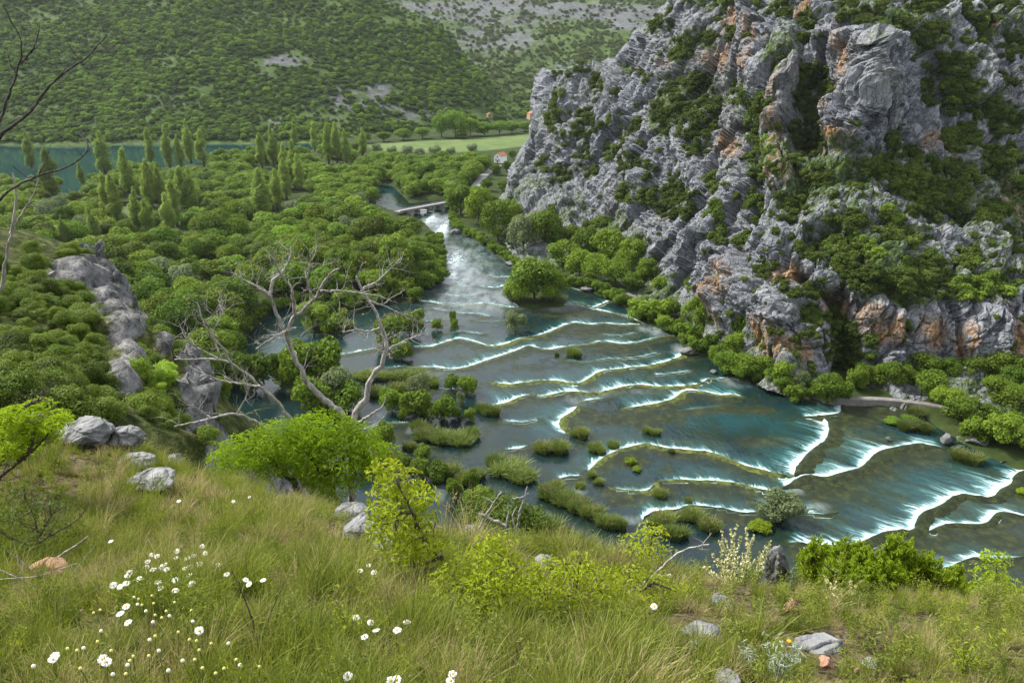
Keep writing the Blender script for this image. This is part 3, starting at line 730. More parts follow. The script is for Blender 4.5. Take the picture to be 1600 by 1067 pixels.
gp = np.gradient(hp, axis=1); gq = np.gradient(hp, axis=0); hn = np.cross(gp, gq); hn /= np.linalg.norm(hn, axis=-1, keepdims=True)
ppx, ppy, pdep = proj(hp)
nv = np.clip(1.25 - 1.0 * smooth(0.62, 0.35, hn[..., 2]) , 0, 1)
rockN = np.zeros(hX.shape)
for cx, cy, a, b in [(120,435,60,26),(170,470,30,40),(195,520,30,26),(195,590,22,50),(300,605,26,32),(245,550,14,26)]:
    rockN = np.maximum(rockN, np.clip(1.6 - np.hypot((ppx - cx) / a, (ppy - cy) / b), 0, 1) * (hY > 20) * (hX < -8))
nv = np.clip(nv - 0.75 * rockN + .35 * fbm(hp / 3.0, 3), 0, 1)
k = N('hillside_soil')
near = k.attr('near')
pp = k.coord()
soil = k.ramp(k.noise(5.0, pp, 5, .7), [(0.3, (0.035, 0.028, 0.014)), (0.5, (0.075, 0.06, 0.03)), (0.7, (0.15, 0.125, 0.075))])
grs = k.ramp(k.noise(0.9, pp, 6, .8), [(0.36, (0.010, 0.016, 0.004)), (0.5, (0.040, 0.054, 0.012)), (0.64, (0.12, 0.12, 0.045))])
rc = k.ramp(k.noise(0.9, pp, 6, .76), [(0.36, (0.035, 0.035, 0.034)), (0.5, (0.14, 0.14, 0.14)), (0.64, (0.27, 0.265, 0.26))])
vf = k.rmap(k.math('ADD', k.attr('veg'), k.math('MULTIPLY', k.math('SUBTRACT', k.noise(0.8, pp, 5, .75), .5), 1.2)), 0.42, 0.6)
cc = k.mix(vf, rc, grs); cc = k.mix(near, cc, soil)
M_near = k.done(k.bsdf(cc, 0.95, k.bump(k.math('ADD', k.noise(0.9, pp, 6, .7), k.math('MULTIPLY', k.noise(7, pp, 3), .1)), 1.0, 0.6), 0.1))
rockdisp = rockN * (1.8 * (worley(hp / 2.4)[2] - .4) + 0.8 * (worley(hp / 1.0)[2] - .5) + .6 * fbm(hp / 1.2, 3, True))
hp2 = hp + rockdisp[..., None] * hn
tag(link('hillside', np_mesh('hillside', hp2.reshape(-1, 3), grid_faces(*hX.shape), [M_near], True,
    {'veg': nv.ravel(), 'near': smooth(18, 9, np.hypot(hX, hY)).ravel()})), 'grassy hillside and rocky spur above the river', kind='structure')

def on_hill(px, py, t0=1.2, t1=130.0):
    """first hit of the view through (px,py) on the near hillside"""
    d = dirs(px, py); ts = np.concatenate([np.linspace(t0, 12, 180), np.linspace(12.005, t1, 260)])
    p = d[None] * ts[:, None]; p[:, 2] += CAMZ
    below = p[:, 2] < near_z(p[:, 0], p[:, 1])
    if not below.any() or ts[int(np.argmax(below))] > 12 and t1 == 12.01:
        return on_hill(px, py + 6, t0, t1) if (t1 < 13 and py < 1100) else None
    i = int(np.argmax(below)); 
    if i == 0: return p[0]
    a, b = ts[i - 1], ts[i]
    ta = np.linspace(a, b, 24); p = d[None] * ta[:, None]; p[:, 2] += CAMZ
    m = p[:, 2] < near_z(p[:, 0], p[:, 1]); j = int(np.argmax(m)) if m.any() else -1
    return p[j]
# ================================================================ VEGETATION KIT
def leaf_quads(pts, nrm, size, r, aspect=1.0, drop=0.0):
    """one small bent leaf card per point"""
    n = len(pts)
    t = r.normal(size=(n, 3)); t[:, 2] -= drop
    t -= (t * nrm).sum(1, keepdims=True) * nrm; t /= np.linalg.norm(t, axis=1, keepdims=True) + 1e-9
    b = np.cross(nrm, t)
    s = (size * r.uniform(0.65, 1.35, n))[:, None]
    V = np.stack([pts - t * s - b * s * aspect * .5, pts + nrm * s * .25 - b * s * aspect * .1 + t * s * 0, pts + t * s, pts + nrm * s * .2 + b * s * aspect], 1)
    V = np.stack([pts - t * s, pts - b * s * aspect * .7 + nrm * s * .2, pts + t * s, pts + b * s * aspect * .7 + nrm * s * .2], 1)
    return V.reshape(-1, 3)

def crown_mesh(name, seed, blobs, nleaf, size, mat, jitter=0.75, up=0.5, aspect=0.9, drop=0.0, cover=.8):
    """leaf cards spread through a crown of overlapping clumps: blobs = (x,y,z,rx,ry,rz)"""
    r = np.random.default_rng(seed); B = np.array(blobs, float)
    area = (B[:, 3] * B[:, 4] + B[:, 3] * B[:, 5] + B[:, 4] * B[:, 5]); w = area / area.sum()
    bi = r.choice(len(B), nleaf, p=w); b = B[bi]
    d = r.normal(size=(nleaf, 3)); d[:, 2] += up * .5; d /= np.linalg.norm(d, axis=1, keepdims=True)
    rad = 1 - np.abs(r.normal(0, 0.13, nleaf)); rad = np.where(r.random(nleaf) > cover, r.uniform(.3, 1.12, nleaf), rad)
    lump = 1 + 0.22 * perlin(d * 2.4 + bi[:, None] * 3.1)
    pts = b[:, :3] + d * b[:, 3:] * (rad * lump)[:, None]
    n = d / b[:, 3:]; n /= np.linalg.norm(n, axis=1, keepdims=True)
    n = n + r.normal(0, jitter, (nleaf, 3)) * .6 + (0, 0, up * .5); n /= np.linalg.norm(n, axis=1, keepdims=True)
    V = leaf_quads(pts, n, size, r, aspect, drop)
    tone = np.repeat(np.clip(r.normal(.5, .28, nleaf), 0, 1), 4)
    return np_mesh(name, V, np.arange(4 * nleaf).reshape(-1, 4), [mat], False, {'tone': tone})

def tube(paths, sides=7):
    """paths: list of (points (n,3), radii (n)) -> verts, quads"""
    Vs, Fs = [], []; off = 0
    for pts, rad in paths:
        pts = np.asarray(pts, float); rad = np.broadcast_to(rad, len(pts))
        t = np.gradient(pts, axis=0); t /= np.linalg.norm(t, axis=1, keepdims=True) + 1e-9
        ref = np.array([0, 0, 1.]) if abs(t[:, 2]).mean() < .8 else np.array([1., 0, 0])
        a = np.cross(t, ref); a /= np.linalg.norm(a, axis=1, keepdims=True) + 1e-9
        b = np.cross(t, a); ang = np.linspace(0, 2 * np.pi, sides, endpoint=False)
        ring = pts[:, None] + rad[:, None, None] * (np.cos(ang)[None, :, None] * a[:, None] + np.sin(ang)[None, :, None] * b[:, None])
        n = len(pts); Vs.append(ring.reshape(-1, 3))
        i = np.arange(n * sides).reshape(n, sides) + off; j = np.roll(i, -1, 1)
        Fs.append(np.stack([i[:-1], j[:-1], j[1:], i[1:]], -1).reshape(-1, 4)); off += n * sides
    return np.concatenate(Vs), np.concatenate(Fs)

def tube_mesh(name, paths, mat, sides=7):
    v, f = tube(paths, sides); return np_mesh(name, v, f, [mat])

def bark_material(name, c0, c1, sc=1.0):
    k = N(name); p = k.ocoord((1, 1, .35))
    n = k.noise(9 * sc, p, 5, .7)
    return k.done(k.bsdf(k.ramp(n, [(0.35, c0), (0.65, c1)]), .9, k.bump(n, .8, .03), .1))
M_bark = bark_material('dark_bark', (0.03, 0.025, 0.02), (0.10, 0.085, 0.07), .3)
M_dead = bark_material('weathered_wood', (0.16, 0.15, 0.145), (0.50, 0.48, 0.46), 3)
M_twig = bark_material('brown_twig', (0.05, 0.04, 0.035), (0.17, 0.14, 0.12), 5)

M_leaf = leaf_material('broad_leaves', (0.055, 0.115, 0.009), (0.190, 0.290, 0.026), .30)
M_poplar = leaf_material('poplar_leaves', (0.160, 0.250, 0.045), (0.30, 0.39, 0.095), .5)
M_willow = leaf_material('willow_leaves', (0.14, 0.20, 0.09), (0.26, 0.33, 0.18), .35)
M_shrub = leaf_material('shrub_leaves', (0.040, 0.072, 0.011), (0.130, 0.185, 0.030), .3)
M_reed = leaf_material('reed_blades', (0.060, 0.110, 0.022), (0.24, 0.30, 0.085), .35)

def lumps(r, n, R, H0, H1, flat=.75, spread=1.0):
    """clumps of a broad crown: a dome of smaller clumps around a core"""
    L = [(0, 0, (H0 + H1) / 2, R * .62, R * .62, (H1 - H0) * .42)]
    for i in range(n):
        a = i * 2.399 + r.uniform(-.4, .4); u = r.uniform(0, 1)
        el = u * 1.95 - .70; rr = R * .66 * spread
        x, y = math.cos(a) * math.cos(el) * rr, math.sin(a) * math.cos(el) * rr
        z = (H0 + H1) / 2 + math.sin(el) * (H1 - H0) * .36
        s = R * r.uniform(.30, .46); L.append((x, y, z, s, s, s * flat))
    return L

PROTO = {}
def make_kind(kind, i, mat, R, H, n=14, nleaf=2600, size=.34, base=.04, flat=.8, **kw):
    r = np.random.default_rng(100 + i * 13 + sum(map(ord, kind)))
    L = lumps(r, n, R, H * base, H, flat)
    cr = crown_mesh(kind + '_crown', i * 7 + 1, L, nleaf, size, mat, **kw)
    paths = [(np.array([[0, 0, -.6], [0.1, 0, H * .25], [-.1, .1, H * .5], [0, 0, H * .8]]), np.array([.34, .26, .18, .05]) * H / 12)]
    for b in L[1:7]:
        paths.append((np.array([[0, 0, H * .25], [b[0] * .5, b[1] * .5, (H * .3 + b[2]) / 2], [b[0] * .9, b[1] * .9, b[2]]]), np.array([.15, .10, .04]) * H / 12))
    tr = tube_mesh(kind + '_trunk', paths, M_bark, 6)
    PROTO.setdefault(kind, []).append((cr, tr, R, H))

for i in range(6): make_kind('broadleaf', i, M_leaf, 6.0 + .5 * (i % 3), 11.0 + (i % 4) * .8, n=15 + i % 3, nleaf=4200, size=.36)
for i in range(3): make_kind('willow', i, M_willow, 4.0, 6.5, n=12, nleaf=2600, size=.26)
for i in range(5): make_kind('shrub', i, M_shrub, 2.0, 2.7 + .3 * (i % 3), n=9, nleaf=900, size=.21, base=.0, flat=.8)
for i in range(3): make_kind('bush', i, M_leaf, 3.0, 4.2, n=11, nleaf=2000, size=.24, base=.02)
for i in range(5): make_kind('nearshrub', i, M_shrub, 2.0, 2.7 + .3 * (i % 3), n=13, nleaf=5200, size=.085, base=.0, flat=.8)
# poplars: narrow columns with upswept sprays
for i in range(5):
    r = np.random.default_rng(300 + i); H = 26.0; L = []
    for j in range(34):
        u = r.uniform(0, 1); z = H * (.10 + .86 * u); prof = (np.sin(np.pi * min(1, (u + .12) / 1.1)) ** .55) * (1 - .35 * u)
        a = r.uniform(0, 6.28); rr = 1.9 * prof * r.uniform(.2, 1)
        L.append((math.cos(a) * rr, math.sin(a) * rr, z, 1.35 * prof + .3, 1.35 * prof + .3, 2.4))
    cr = crown_mesh('poplar_crown', 40 + i, L, 6500, .33, M_poplar, up=.3, aspect=.6)
    tr = tube_mesh('poplar_trunk', [(np.array([[0, 0, -.6], [0, 0, H * .3], [.1, 0, H * .9]]), np.array([.45, .3, .05]))], M_bark, 6)
    PROTO.setdefault('poplar', []).append((cr, tr, 3.2, H))
# reed beds: upright blades arching outward
def reed_mesh(seed, R, H, n):
    r = np.random.default_rng(seed); V, Fq, T = [], [], []
    ca = r.uniform(0, 6.283, 9); cq = np.sqrt(r.random(9)) * R * .75; ci = r.integers(0, 9, n); cr_ = R * r.uniform(.28, .5, 9); ch = r.uniform(.65, 1.05, 9)
    a = r.uniform(0, 6.283, n); q0 = np.sqrt(r.random(n)); q = q0 * cr_[ci]; x, y = q * np.cos(a) + (cq * np.cos(ca))[ci], (q * np.sin(a) + (cq * np.sin(ca))[ci]) * .8; q = q0 * R * .9
    hh = H * ch[ci] * r.uniform(.65, 1.1, n) * (1 - .25 * (q / R) ** 2); lean = np.stack([np.cos(a), np.sin(a)], 1) * (q / R * .55 + .1)[:, None] + r.normal(0, .13, (n, 2))
    w = r.uniform(.03, .065, n); wa = r.uniform(0, 3.14, n); wx, wy = np.cos(wa) * w, np.sin(wa) * w
    out = []
    for u, ws in ((-.15, 1), (.45, 1), (.8, .7), (1.0, .15)):
        cx, cy, cz = x + lean[:, 0] * hh * u * abs(u), y + lean[:, 1] * hh * u * abs(u), hh * (u - .18 * u * u * np.hypot(*lean.T))
        out += [np.stack([cx - wx * ws, cy - wy * ws, cz], 1), np.stack([cx + wx * ws, cy + wy * ws, cz], 1)]
    V = np.stack(out, 1).reshape(-1, 3); b = np.arange(n)[:, None] * 8
    F = np.concatenate([b + np.array([0, 1, 3, 2]), b + np.array([2, 3, 5, 4]), b + np.array([4, 5, 7, 6])])
    tone = np.repeat(r.random(n), 8); plume = None
    return np_mesh('reed_blades', V, F, [M_reed], False, {'tone': tone})
REED = [reed_mesh(70 + i, 2.2, 2.6, 1500) for i in range(4)]
M_plume = leaf_material('reed_plumes', (0.20, 0.15, 0.07), (0.36, 0.28, 0.15), .2)
def plume_mesh(seed, R, H, n):
    r = np.random.default_rng(seed); a = r.uniform(0, 6.283, n); q = np.sqrt(r.random(n)) * R
    p = np.stack([q * np.cos(a), q * np.sin(a) * .8, H * r.uniform(.8, 1.12, n)], 1); p = np.repeat(p, 5, 0) + r.normal(0, (.07, .07, .14), (n * 5, 3))
    nn = r.normal(size=p.shape); nn /= np.linalg.norm(nn, axis=1, keepdims=True)
    return np_mesh('reed_plumes', leaf_quads(p, nn, .09, r, .4), np.arange(len(p) * 4).reshape(-1, 4), [M_plume], False, {'tone': np.repeat(r.random(len(p)), 4)})
PLUME = [plume_mesh(80 + i, 2.0, 2.5, 60) for i in range(3)]

def place(kind, name, loc, R, H, label, cat, group, tint=(1, 1, 1), var=None, trunk=True, crown_name='crown'):
    lst = PROTO[kind]; cr, tr, r0, h0 = lst[random.randrange(len(lst)) if var is None else var % len(lst)]
    o = link(name, None, loc=loc)
    o.empty_display_size = .5
    o.rotation_euler.z = random.uniform(0, 6.28)
    sx = R / r0 * random.uniform(.92, 1.08)
    o.scale = (sx, R / r0 * random.uniform(.92, 1.08), H / h0)
    tag(o, label, cat, group)
    c = link(crown_name, cr, o, color=tint)
    if trunk: link('trunk' if cat == 'tree' else 'stem', tr, o)
    return o

def scatter_stuff(name, pts, scl, rot, protos, label, tint=(1, 1, 1), tilt=None):
    """uncountable plants as one object: the crowns of plants that stand in the scene, repeated on points"""
    n = len(pts)
    me = np_mesh(name, np.asarray(pts, float), [], (), attrs={'scl': np.asarray(scl, float), 'rot': np.asarray(rot, float), 'pick': np.arange(n) % len(protos)}) if False else None
    me = bpy.data.meshes.new(name); me.vertices.add(n); me.vertices.foreach_set('co', np.asarray(pts, float).ravel())
    a = me.attributes.new('scl', 'FLOAT_VECTOR', 'POINT'); S = np.asarray(scl, float); S = np.repeat(S[:, None], 3, 1) if S.ndim == 1 else S
    a.data.foreach_set('vector', S.ravel())
    a = me.attributes.new('rot', 'FLOAT_VECTOR', 'POINT'); R_ = np.zeros((n, 3)); R_[:, 2] = rot
    if tilt is not None: R_[:, :2] = tilt
    a.data.foreach_set('vector', R_.ravel())
    a = me.attributes.new('pick', 'INT', 'POINT'); a.data.foreach_set('value', np.random.default_rng(n).integers(0, len(protos), n).astype(np.int32))
    me.update()
    o = link(name, me, color=tint); tag(o, label, kind='stuff')
    g = bpy.data.node_groups.new(name + '_scatter', 'GeometryNodeTree')
    g.interface.new_socket('Geometry', in_out='INPUT', socket_type='NodeSocketGeometry'); g.interface.new_socket('Geometry', in_out='OUTPUT', socket_type='NodeSocketGeometry')
    gi, go = g.nodes.new('NodeGroupInput'), g.nodes.new('NodeGroupOutput')
    iop = g.nodes.new('GeometryNodeInstanceOnPoints'); join = g.nodes.new('GeometryNodeGeometryToInstance')
    for p in reversed(protos):
        oi = g.nodes.new('GeometryNodeObjectInfo'); oi.inputs['Object'].default_value = p; oi.transform_space = 'ORIGINAL'
        if 'As Instance' in oi.inputs: oi.inputs['As Instance'].default_value = True
        g.links.new(oi.outputs['Geometry'], join.inputs[0])
    def att(nm, typ):
        x = g.nodes.new('GeometryNodeInputNamedAttribute'); x.data_type = typ; x.inputs['Name'].default_value = nm
        return x.outputs['Attribute']
    e2r = g.nodes.new('FunctionNodeEulerToRotation'); g.links.new(att('rot', 'FLOAT_VECTOR'), e2r.inputs[0])
    g.links.new(gi.outputs[0], iop.inputs['Points']); g.links.new(join.outputs[0], iop.inputs['Instance'])
    iop.inputs['Pick Instance'].default_value = True
    g.links.new(att('pick', 'INT'), iop.inputs['Instance Index']); g.links.new(e2r.outputs[0], iop.inputs['Rotation']); g.links.new(att('scl', 'FLOAT_VECTOR'), iop.inputs['Scale'])
    g.links.new(iop.outputs[0], go.inputs[0])
    m = o.modifiers.new('scatter', 'NODES'); m.node_group = g
    return o

# ---- labels: what a plant looks like plus the landmark it stands nearest to
MARKS = [('the stone bridge', 668, 322), ('the white house', 783, 246), ('the pale meadow', 700, 228), ('the round wooded islet', 835, 470), ('the dark pool', 345, 440),
         ('the lake shore', 330, 262), ('the river bend', 690, 400), ('the bare tree', 470, 440), ('the rocky spur', 170, 430), ('the still side channel', 410, 500),
         ('the tallest poplars', 305, 230), ('the far rapids', 600, 310), ('the middle poplars', 425, 300), ('the grey road', 745, 285),
         ('the bare branches', 80, 300), ('the small cascade', 600, 462), ('the small clearing', 205, 335), ('the cliff foot', 900, 410), ('the first waterfall step', 760, 440), ('the wood edge', 640, 380),
         ('the middle of the wood', 470, 350), ('the pale willows', 650, 245), ('the shady lower wood', 250, 400), ('the inner wood', 540, 420)]
_used = {}
def near_label(desc, px, py, marks=MARKS):
    d = [math.hypot((px - m[1]), (py - m[2]) * 1.3) for m in marks]
    for i in np.argsort(d):
        m = marks[i]; dx, dy = px - m[1], (py - m[2]) * 1.3
        side = ('left of' if dx < 0 else 'right of') if abs(dx) > abs(dy) else ('behind' if dy < 0 else 'in front of')
        key = (desc, m[0], side); k = _used.get(key, 0)
        if k < 12:
            _used[key] = k + 1
            return f"{desc}, {ORD[k]} {side} {m[0]}" if k else f"{desc} just {side} {m[0]}"
    return desc

# ================================================================ TREES
r = np.random.default_rng(11)
def on_land(px, py): 
    p = PW(np.array(px, float), np.array(py, float)); z = land_z(p[0:1], p[1:2])[0] if p.ndim == 1 else land_z(p[:, 0], p[:, 1])
    return p, z
# poplars: place, top, base (photo)
POP = [(50,205,262,.8),(86,232,312,.75),(165,204,272,1),(172,272,345,.95),(205,232,308,1.05),(237,203,256,.9),(266,200,262,1),(283,214,262,1),(299,190,254,1.05),(319,203,260,1),(238,252,322,1),(253,260,320,.9),(291,262,332,1.05),(221,298,368,1.05),(233,312,372,1),(266,302,366,1.1),(277,282,352,1),(302,260,332,1.05),
       (150,325,388,.95),(185,275,348,.95),(107,345,400,.8),(413,265,346,1.1),(434,264,328,1.05),(448,250,310,1),(462,222,292,1),(468,240,296,1.1),(410,210,262,1.05),(428,200,260,1),(461,194,230,1.1),(492,192,236,1.1),(514,196,256,1.1),(527,192,254,1.1),(541,205,256,1.1),(567,200,242,1.1),(446,225,270,1.1),(130,255,292,.9)]
POP.sort(key=lambda a: a[0])
rank = {}
for n_, (px, top, bs, tn) in enumerate(POP):
    b = P(px, bs, .8); H = None
    zz = np.linspace(3, 45, 200); y = proj(np.stack([0 * zz + b[0], 0 * zz + b[1], zz], -1))[1]; H = float(np.interp(-top, -y, zz)) if False else float(zz[np.argmin(np.abs(y - top))])
    zone = 'rising against the lake' if top < 225 and px < 400 else ('in the middle of the wood' if px >= 395 else 'among the trees before the lake')
    kk = rank.get(zone, 0); rank[zone] = kk + 1
    tone = 'dark' if tn < .85 else 'pale green' if tn > 1.03 else 'green'
    place('poplar', 'poplar_tree', b, random.uniform(5.4, 6.8) * H / 27, H, f"{tone} columnar poplar {zone}, {ORDL[kk]} there", 'tree', 'poplars rising from the valley wood', (tn, tn, tn * .97), var=n_)
# broadleaf wood: fill the land, far to near, in the photo's own region
LW = [(640,338),(662,350),(688,380),(693,412),(686,432),(650,455),(600,468),(560,482),(480,478),(438,474),(418,488),(398,508),(366,545),(366,600),(330,640),(180,520),(-60,440),(-60,300),(0,296),(95,304),(115,310),(140,292),(185,279),(240,268),(300,262),(400,251),(480,242),(505,231),(560,238),(600,262),(590,285),(583,322),(610,333)]
RW = [(615,288),(640,310),(700,306),(712,318),(735,292),(768,258),(790,254),(780,256),(740,259),(640,262),(590,258),(575,262)]
cand = []
def fill(poly, y0, y1, kind, smin=4.2, smax=6.4, dens=1.0, x0=-700, x1=60, hole=True):
    w = P(np.array([q[0] for q in poly]), np.array([q[1] for q in poly]), 0)[:, :2]
    lo, hi = w.min(0), w.max(0); n = int((hi[0] - lo[0]) * (hi[1] - lo[1]) / 14 * dens); pts = []
    cell = {}
    xs = r.uniform(lo[0], hi[0], n); ys = r.uniform(lo[1], hi[1], n); m = inpoly(xs, ys, w); Rr = r.uniform(smin, smax, n)
    for x, y, R in zip(xs[m], ys[m], Rr[m]):
        c = (int(x // 8), int(y // 8)); okk = True
        for i in range(c[0] - 2, c[0] + 3):
            for j in range(c[1] - 2, c[1] + 3):
                for (a, b_, R2) in cell.get((i, j), ()):
                    if math.hypot(a - x, b_ - y) < .66 * (R + R2): okk = False
        if not okk: continue
        cell.setdefault(c, []).append((x, y, R)); pts.append((x, y, R, kind))
    return pts
wood = fill(LW, 0, 0, 'broadleaf') + fill(RW, 0, 0, 'broadleaf', 4.5, 6.5)
W = np.array([(a, b, c) for a, b, c, _ in wood]); wz = land_z(W[:, 0], W[:, 1]); wpx, wpy, wdep = proj(np.stack([W[:, 0], W[:, 1], wz], -1))
keepm = water_sd(W[:, 0], W[:, 1]) > W[:, 2] * .25
# keep the little pool, the clearing and the poplar row open
hide = ((np.abs(wpx - 345) < 48) & (wpy > 444) & (wpy < 476)) | ((np.abs(wpx - 205) < 26) & (wpy > 322) & (wpy < 362)) | ((np.abs(wpx - 108) < 20) & (wpy > 290) & (wpy < 330))
for (px, top, bs, tn) in POP: hide |= (np.abs(wpx - px) < 8 + W[:, 2] * F / wdep * .8) & (wpy > bs - 3) & (wpy < bs + 24)
silx = np.interp(wpy - 26, [300, 325, 335, 350, 370, 400, 440], [588, 590, 628, 656, 674, 690, 700])
hide |= (wpx + W[:, 2] * F / wdep * 1.05 > silx) & (wpx < 720) & (wpy > 318) & (wpy < 445)
keepm &= ~hide
app = W[:, 2] / wdep
seen = keepm & (wpx > -30) & (wpx < 1000) & ~((wpx < 150) & (wpy > 425)) & ~((wpx < 230) & (wpy > 560))
order = [i for i in np.argsort(-app) if seen[i]]
indiv, rest = order[:280], [i for i in order[280:]] + [i for i in range(len(W)) if keepm[i] and not seen[i] and wpx[i] > -300]
broad_crowns = []
tonen = fbm(np.stack([W[:, 0] / 45, W[:, 1] / 60, 0 * wz], -1), 3)
for i in indiv:
    t = float(np.clip(.88 + .5 * tonen[i] + r.normal(0, .22), .42, 1.45)); yel = r.uniform(.9, 1.15)
    wl_ = r.random() < .07
    desc = ('pale silvery' if wl_ else 'dark green' if t < .75 else 'bright yellow-green' if t > 1.12 else 'light green' if t > .98 else 'mid green') + (' willow' if wl_ else ' broadleaf tree')
    H = W[i, 2] * (random.uniform(1.4, 2.1) if wpy[i] < 345 else random.uniform(1.7, 2.9))
    o = place('willow' if wl_ else 'broadleaf', 'willow_tree' if wl_ else 'broadleaf_tree', (W[i, 0], W[i, 1], wz[i]), W[i, 2] * (1.0 if wl_ else 1.22), H, near_label(desc, wpx[i], wpy[i] - 15), 'tree', 'broadleaf trees of the valley wood', (.8, .8, .8) if wl_ else (t * yel, t, t * .9))
    if not wl_: broad_crowns.append(o.children[0])
protos = broad_crowns[:10]
n = len(rest); rs = W[rest]
scatter_stuff('far_woodland', np.stack([rs[:, 0], rs[:, 1], wz[rest]], -1), np.stack([rs[:, 2] / 5.3, rs[:, 2] / 5.3, rs[:, 2] / 6.0 * r.uniform(.85, 1.1, n)], -1), r.uniform(0, 6.28, n), protos, 'distant canopy of the valley wood')

# named trees and bushes along the water and the right bank: kind, px, py(base), crown width in photo pixels, height ratio, tint
BANK = [('broadleaf',835,472,78,.75,1.0),('broadleaf',812,474,46,.8,1.12),('broadleaf',866,474,46,.85,.95),('broadleaf',800,470,30,.7,1.05),
 ('broadleaf',720,338,44,1.0,1.0),('broadleaf',748,352,50,1.0,1.05),('broadleaf',778,380,52,1.1,.85),('willow',818,402,50,1.1,.75),('broadleaf',850,398,56,1.1,.8),('broadleaf',830,388,40,1.1,1.1),('broadleaf',800,366,44,1.1,.85),
 ('broadleaf',880,425,48,.9,1.0),('broadleaf',905,438,44,.9,1.05),('broadleaf',930,446,46,.9,1.08),('broadleaf',960,454,48,.9,.95),('broadleaf',985,462,34,.9,.85),('broadleaf',915,412,48,1.0,.85),('broadleaf',950,420,52,1.0,1.0),('broadleaf',985,432,50,1.0,.95),('broadleaf',1010,448,40,.9,.9),('broadleaf',940,392,46,1.0,.75),('broadleaf',985,402,46,1.0,.75),('broadleaf',1020,420,42,1.0,.7),('broadleaf',890,396,40,1.0,.8),
 ('bush',1030,464,30,.8,1.1),('bush',1000,498,44,.65,1.12),('bush',1030,500,42,.65,1.1),('bush',1050,500,30,.8,.8),('broadleaf',1086,478,40,1.0,1.0),('broadleaf',1086,515,42,1.0,1.08),('bush',1085,540,26,1.1,.9),('bush',1065,520,24,.8,.8),
 ('broadleaf',1160,540,40,1.1,1.15),('broadleaf',1185,556,40,1.0,1.0),('broadleaf',1135,580,44,.7,1.05),('broadleaf',1165,590,48,.7,1.0),('broadleaf',1190,592,36,.8,.85),('bush',1150,560,36,.9,1.05),
 ('bush',1222,606,36,1.0,1.1),('willow',1250,616,26,1.2,.7),('broadleaf',1292,632,46,1.05,.85),('bush',1316,626,30,1.0,.9),('bush',1240,596,26,1.0,1.1),
 ('bush',1335,612,34,.9,.8),('bush',1358,606,30,.9,.75),('broadleaf',1385,612,44,.9,.8),('bush',1415,610,32,1.0,.8),('broadleaf',1440,598,48,.9,.62),('broadleaf',1452,628,54,.75,.95),('broadleaf',1480,650,54,.7,.95),('broadleaf',1500,664,56,.65,.85),('broadleaf',1520,604,46,.9,.6),('broadleaf',1565,606,56,.9,.62),('broadleaf',1600,612,50,.9,.6),('broadleaf',1555,636,52,.8,.7),('broadleaf',1590,655,54,.8,.75),
 ('bush',1520,690,40,.8,.95),('broadleaf',1560,700,60,.7,.9),('broadleaf',1600,712,56,.7,.8),('bush',1540,672,40,.8,.8),('bush',1585,688,44,.8,.95),('bush',1505,680,20,.8,.9),
 ('broadleaf',470,610,62,1.1,.9),('broadleaf',505,606,64,1.05,1.1),('willow',530,628,52,1.0,.8),('bush',440,596,40,1.0,.8),('broadleaf',490,640,60,.9,1.0),('broadleaf',545,640,46,.9,1.1),('bush',370,600,44,1.1,.75),('broadleaf',400,610,56,1.0,.7),
 ('broadleaf',490,515,50,.8,.95),('bush',520,520,40,.7,1.0),('bush',538,480,36,.6,1.1),('bush',610,540,44,1.0,.9),('bush',640,522,36,.9,.85),('bush',628,560,40,.7,.85),('bush',650,470,26,.8,.9),('bush',655,500,18,1.,.9),
 ('broadleaf',622,440,58,1.05,1.05),('broadleaf',650,432,46,1.0,1.0),('bush',660,450,44,.6,1.05),('bush',630,460,42,.55,.95),('bush',688,440,26,.8,1.1),('broadleaf',596,452,46,.9,.9),
 ('bush',612,640,40,.9,1.15),('broadleaf',650,648,48,.85,.8),('willow',655,620,36,1.0,.62),('broadleaf',690,656,44,.85,.95),('bush',730,614,30,.9,.95),('bush',706,608,26,.9,.85),('willow',720,634,16,1.5,.75),('bush',735,655,20,.9,.85),('bush',712,652,20,.9,.85),('bush',632,652,22,.9,1.1),
 ('willow',805,518,32,1.0,.7),('bush',683,514,18,.9,.8),('bush',708,505,11,1.8,.85),('bush',711,516,13,1.4,.95),('willow',1218,808,66,.62,.68),
 ('bush',632,735,30,.9,.8),('bush',655,745,34,.9,.75),('bush',685,750,34,.9,.75),('bush',660,715,30,.7,.85),('broadleaf',750,800,50,.8,.85),('broadleaf',770,812,44,.8,.9),('bush',735,760,28,1.0,.8),('bush',710,775,26,1.2,.75),('bush',600,700,40,1.0,.85),('bush',575,720,44,1.0,.9)]
BM = [('the round wooded islet', 835, 450), ('the river bend', 780, 400), ('the riverside path', 1030, 465), ('the orange rib', 1130, 480), ('the side spill', 1065, 545), ('the lower wall', 1380, 580), ('the wide path', 1370, 622), ('the grey boulders', 1500, 690), ('the bare tree fork', 560, 600), ('the reed island', 690, 670), ('the side channel', 440, 530), ('the first cascade', 640, 460), ('the bridge', 700, 320), ('the dark bank', 1560, 640), ('the grassy slope', 720, 790)]
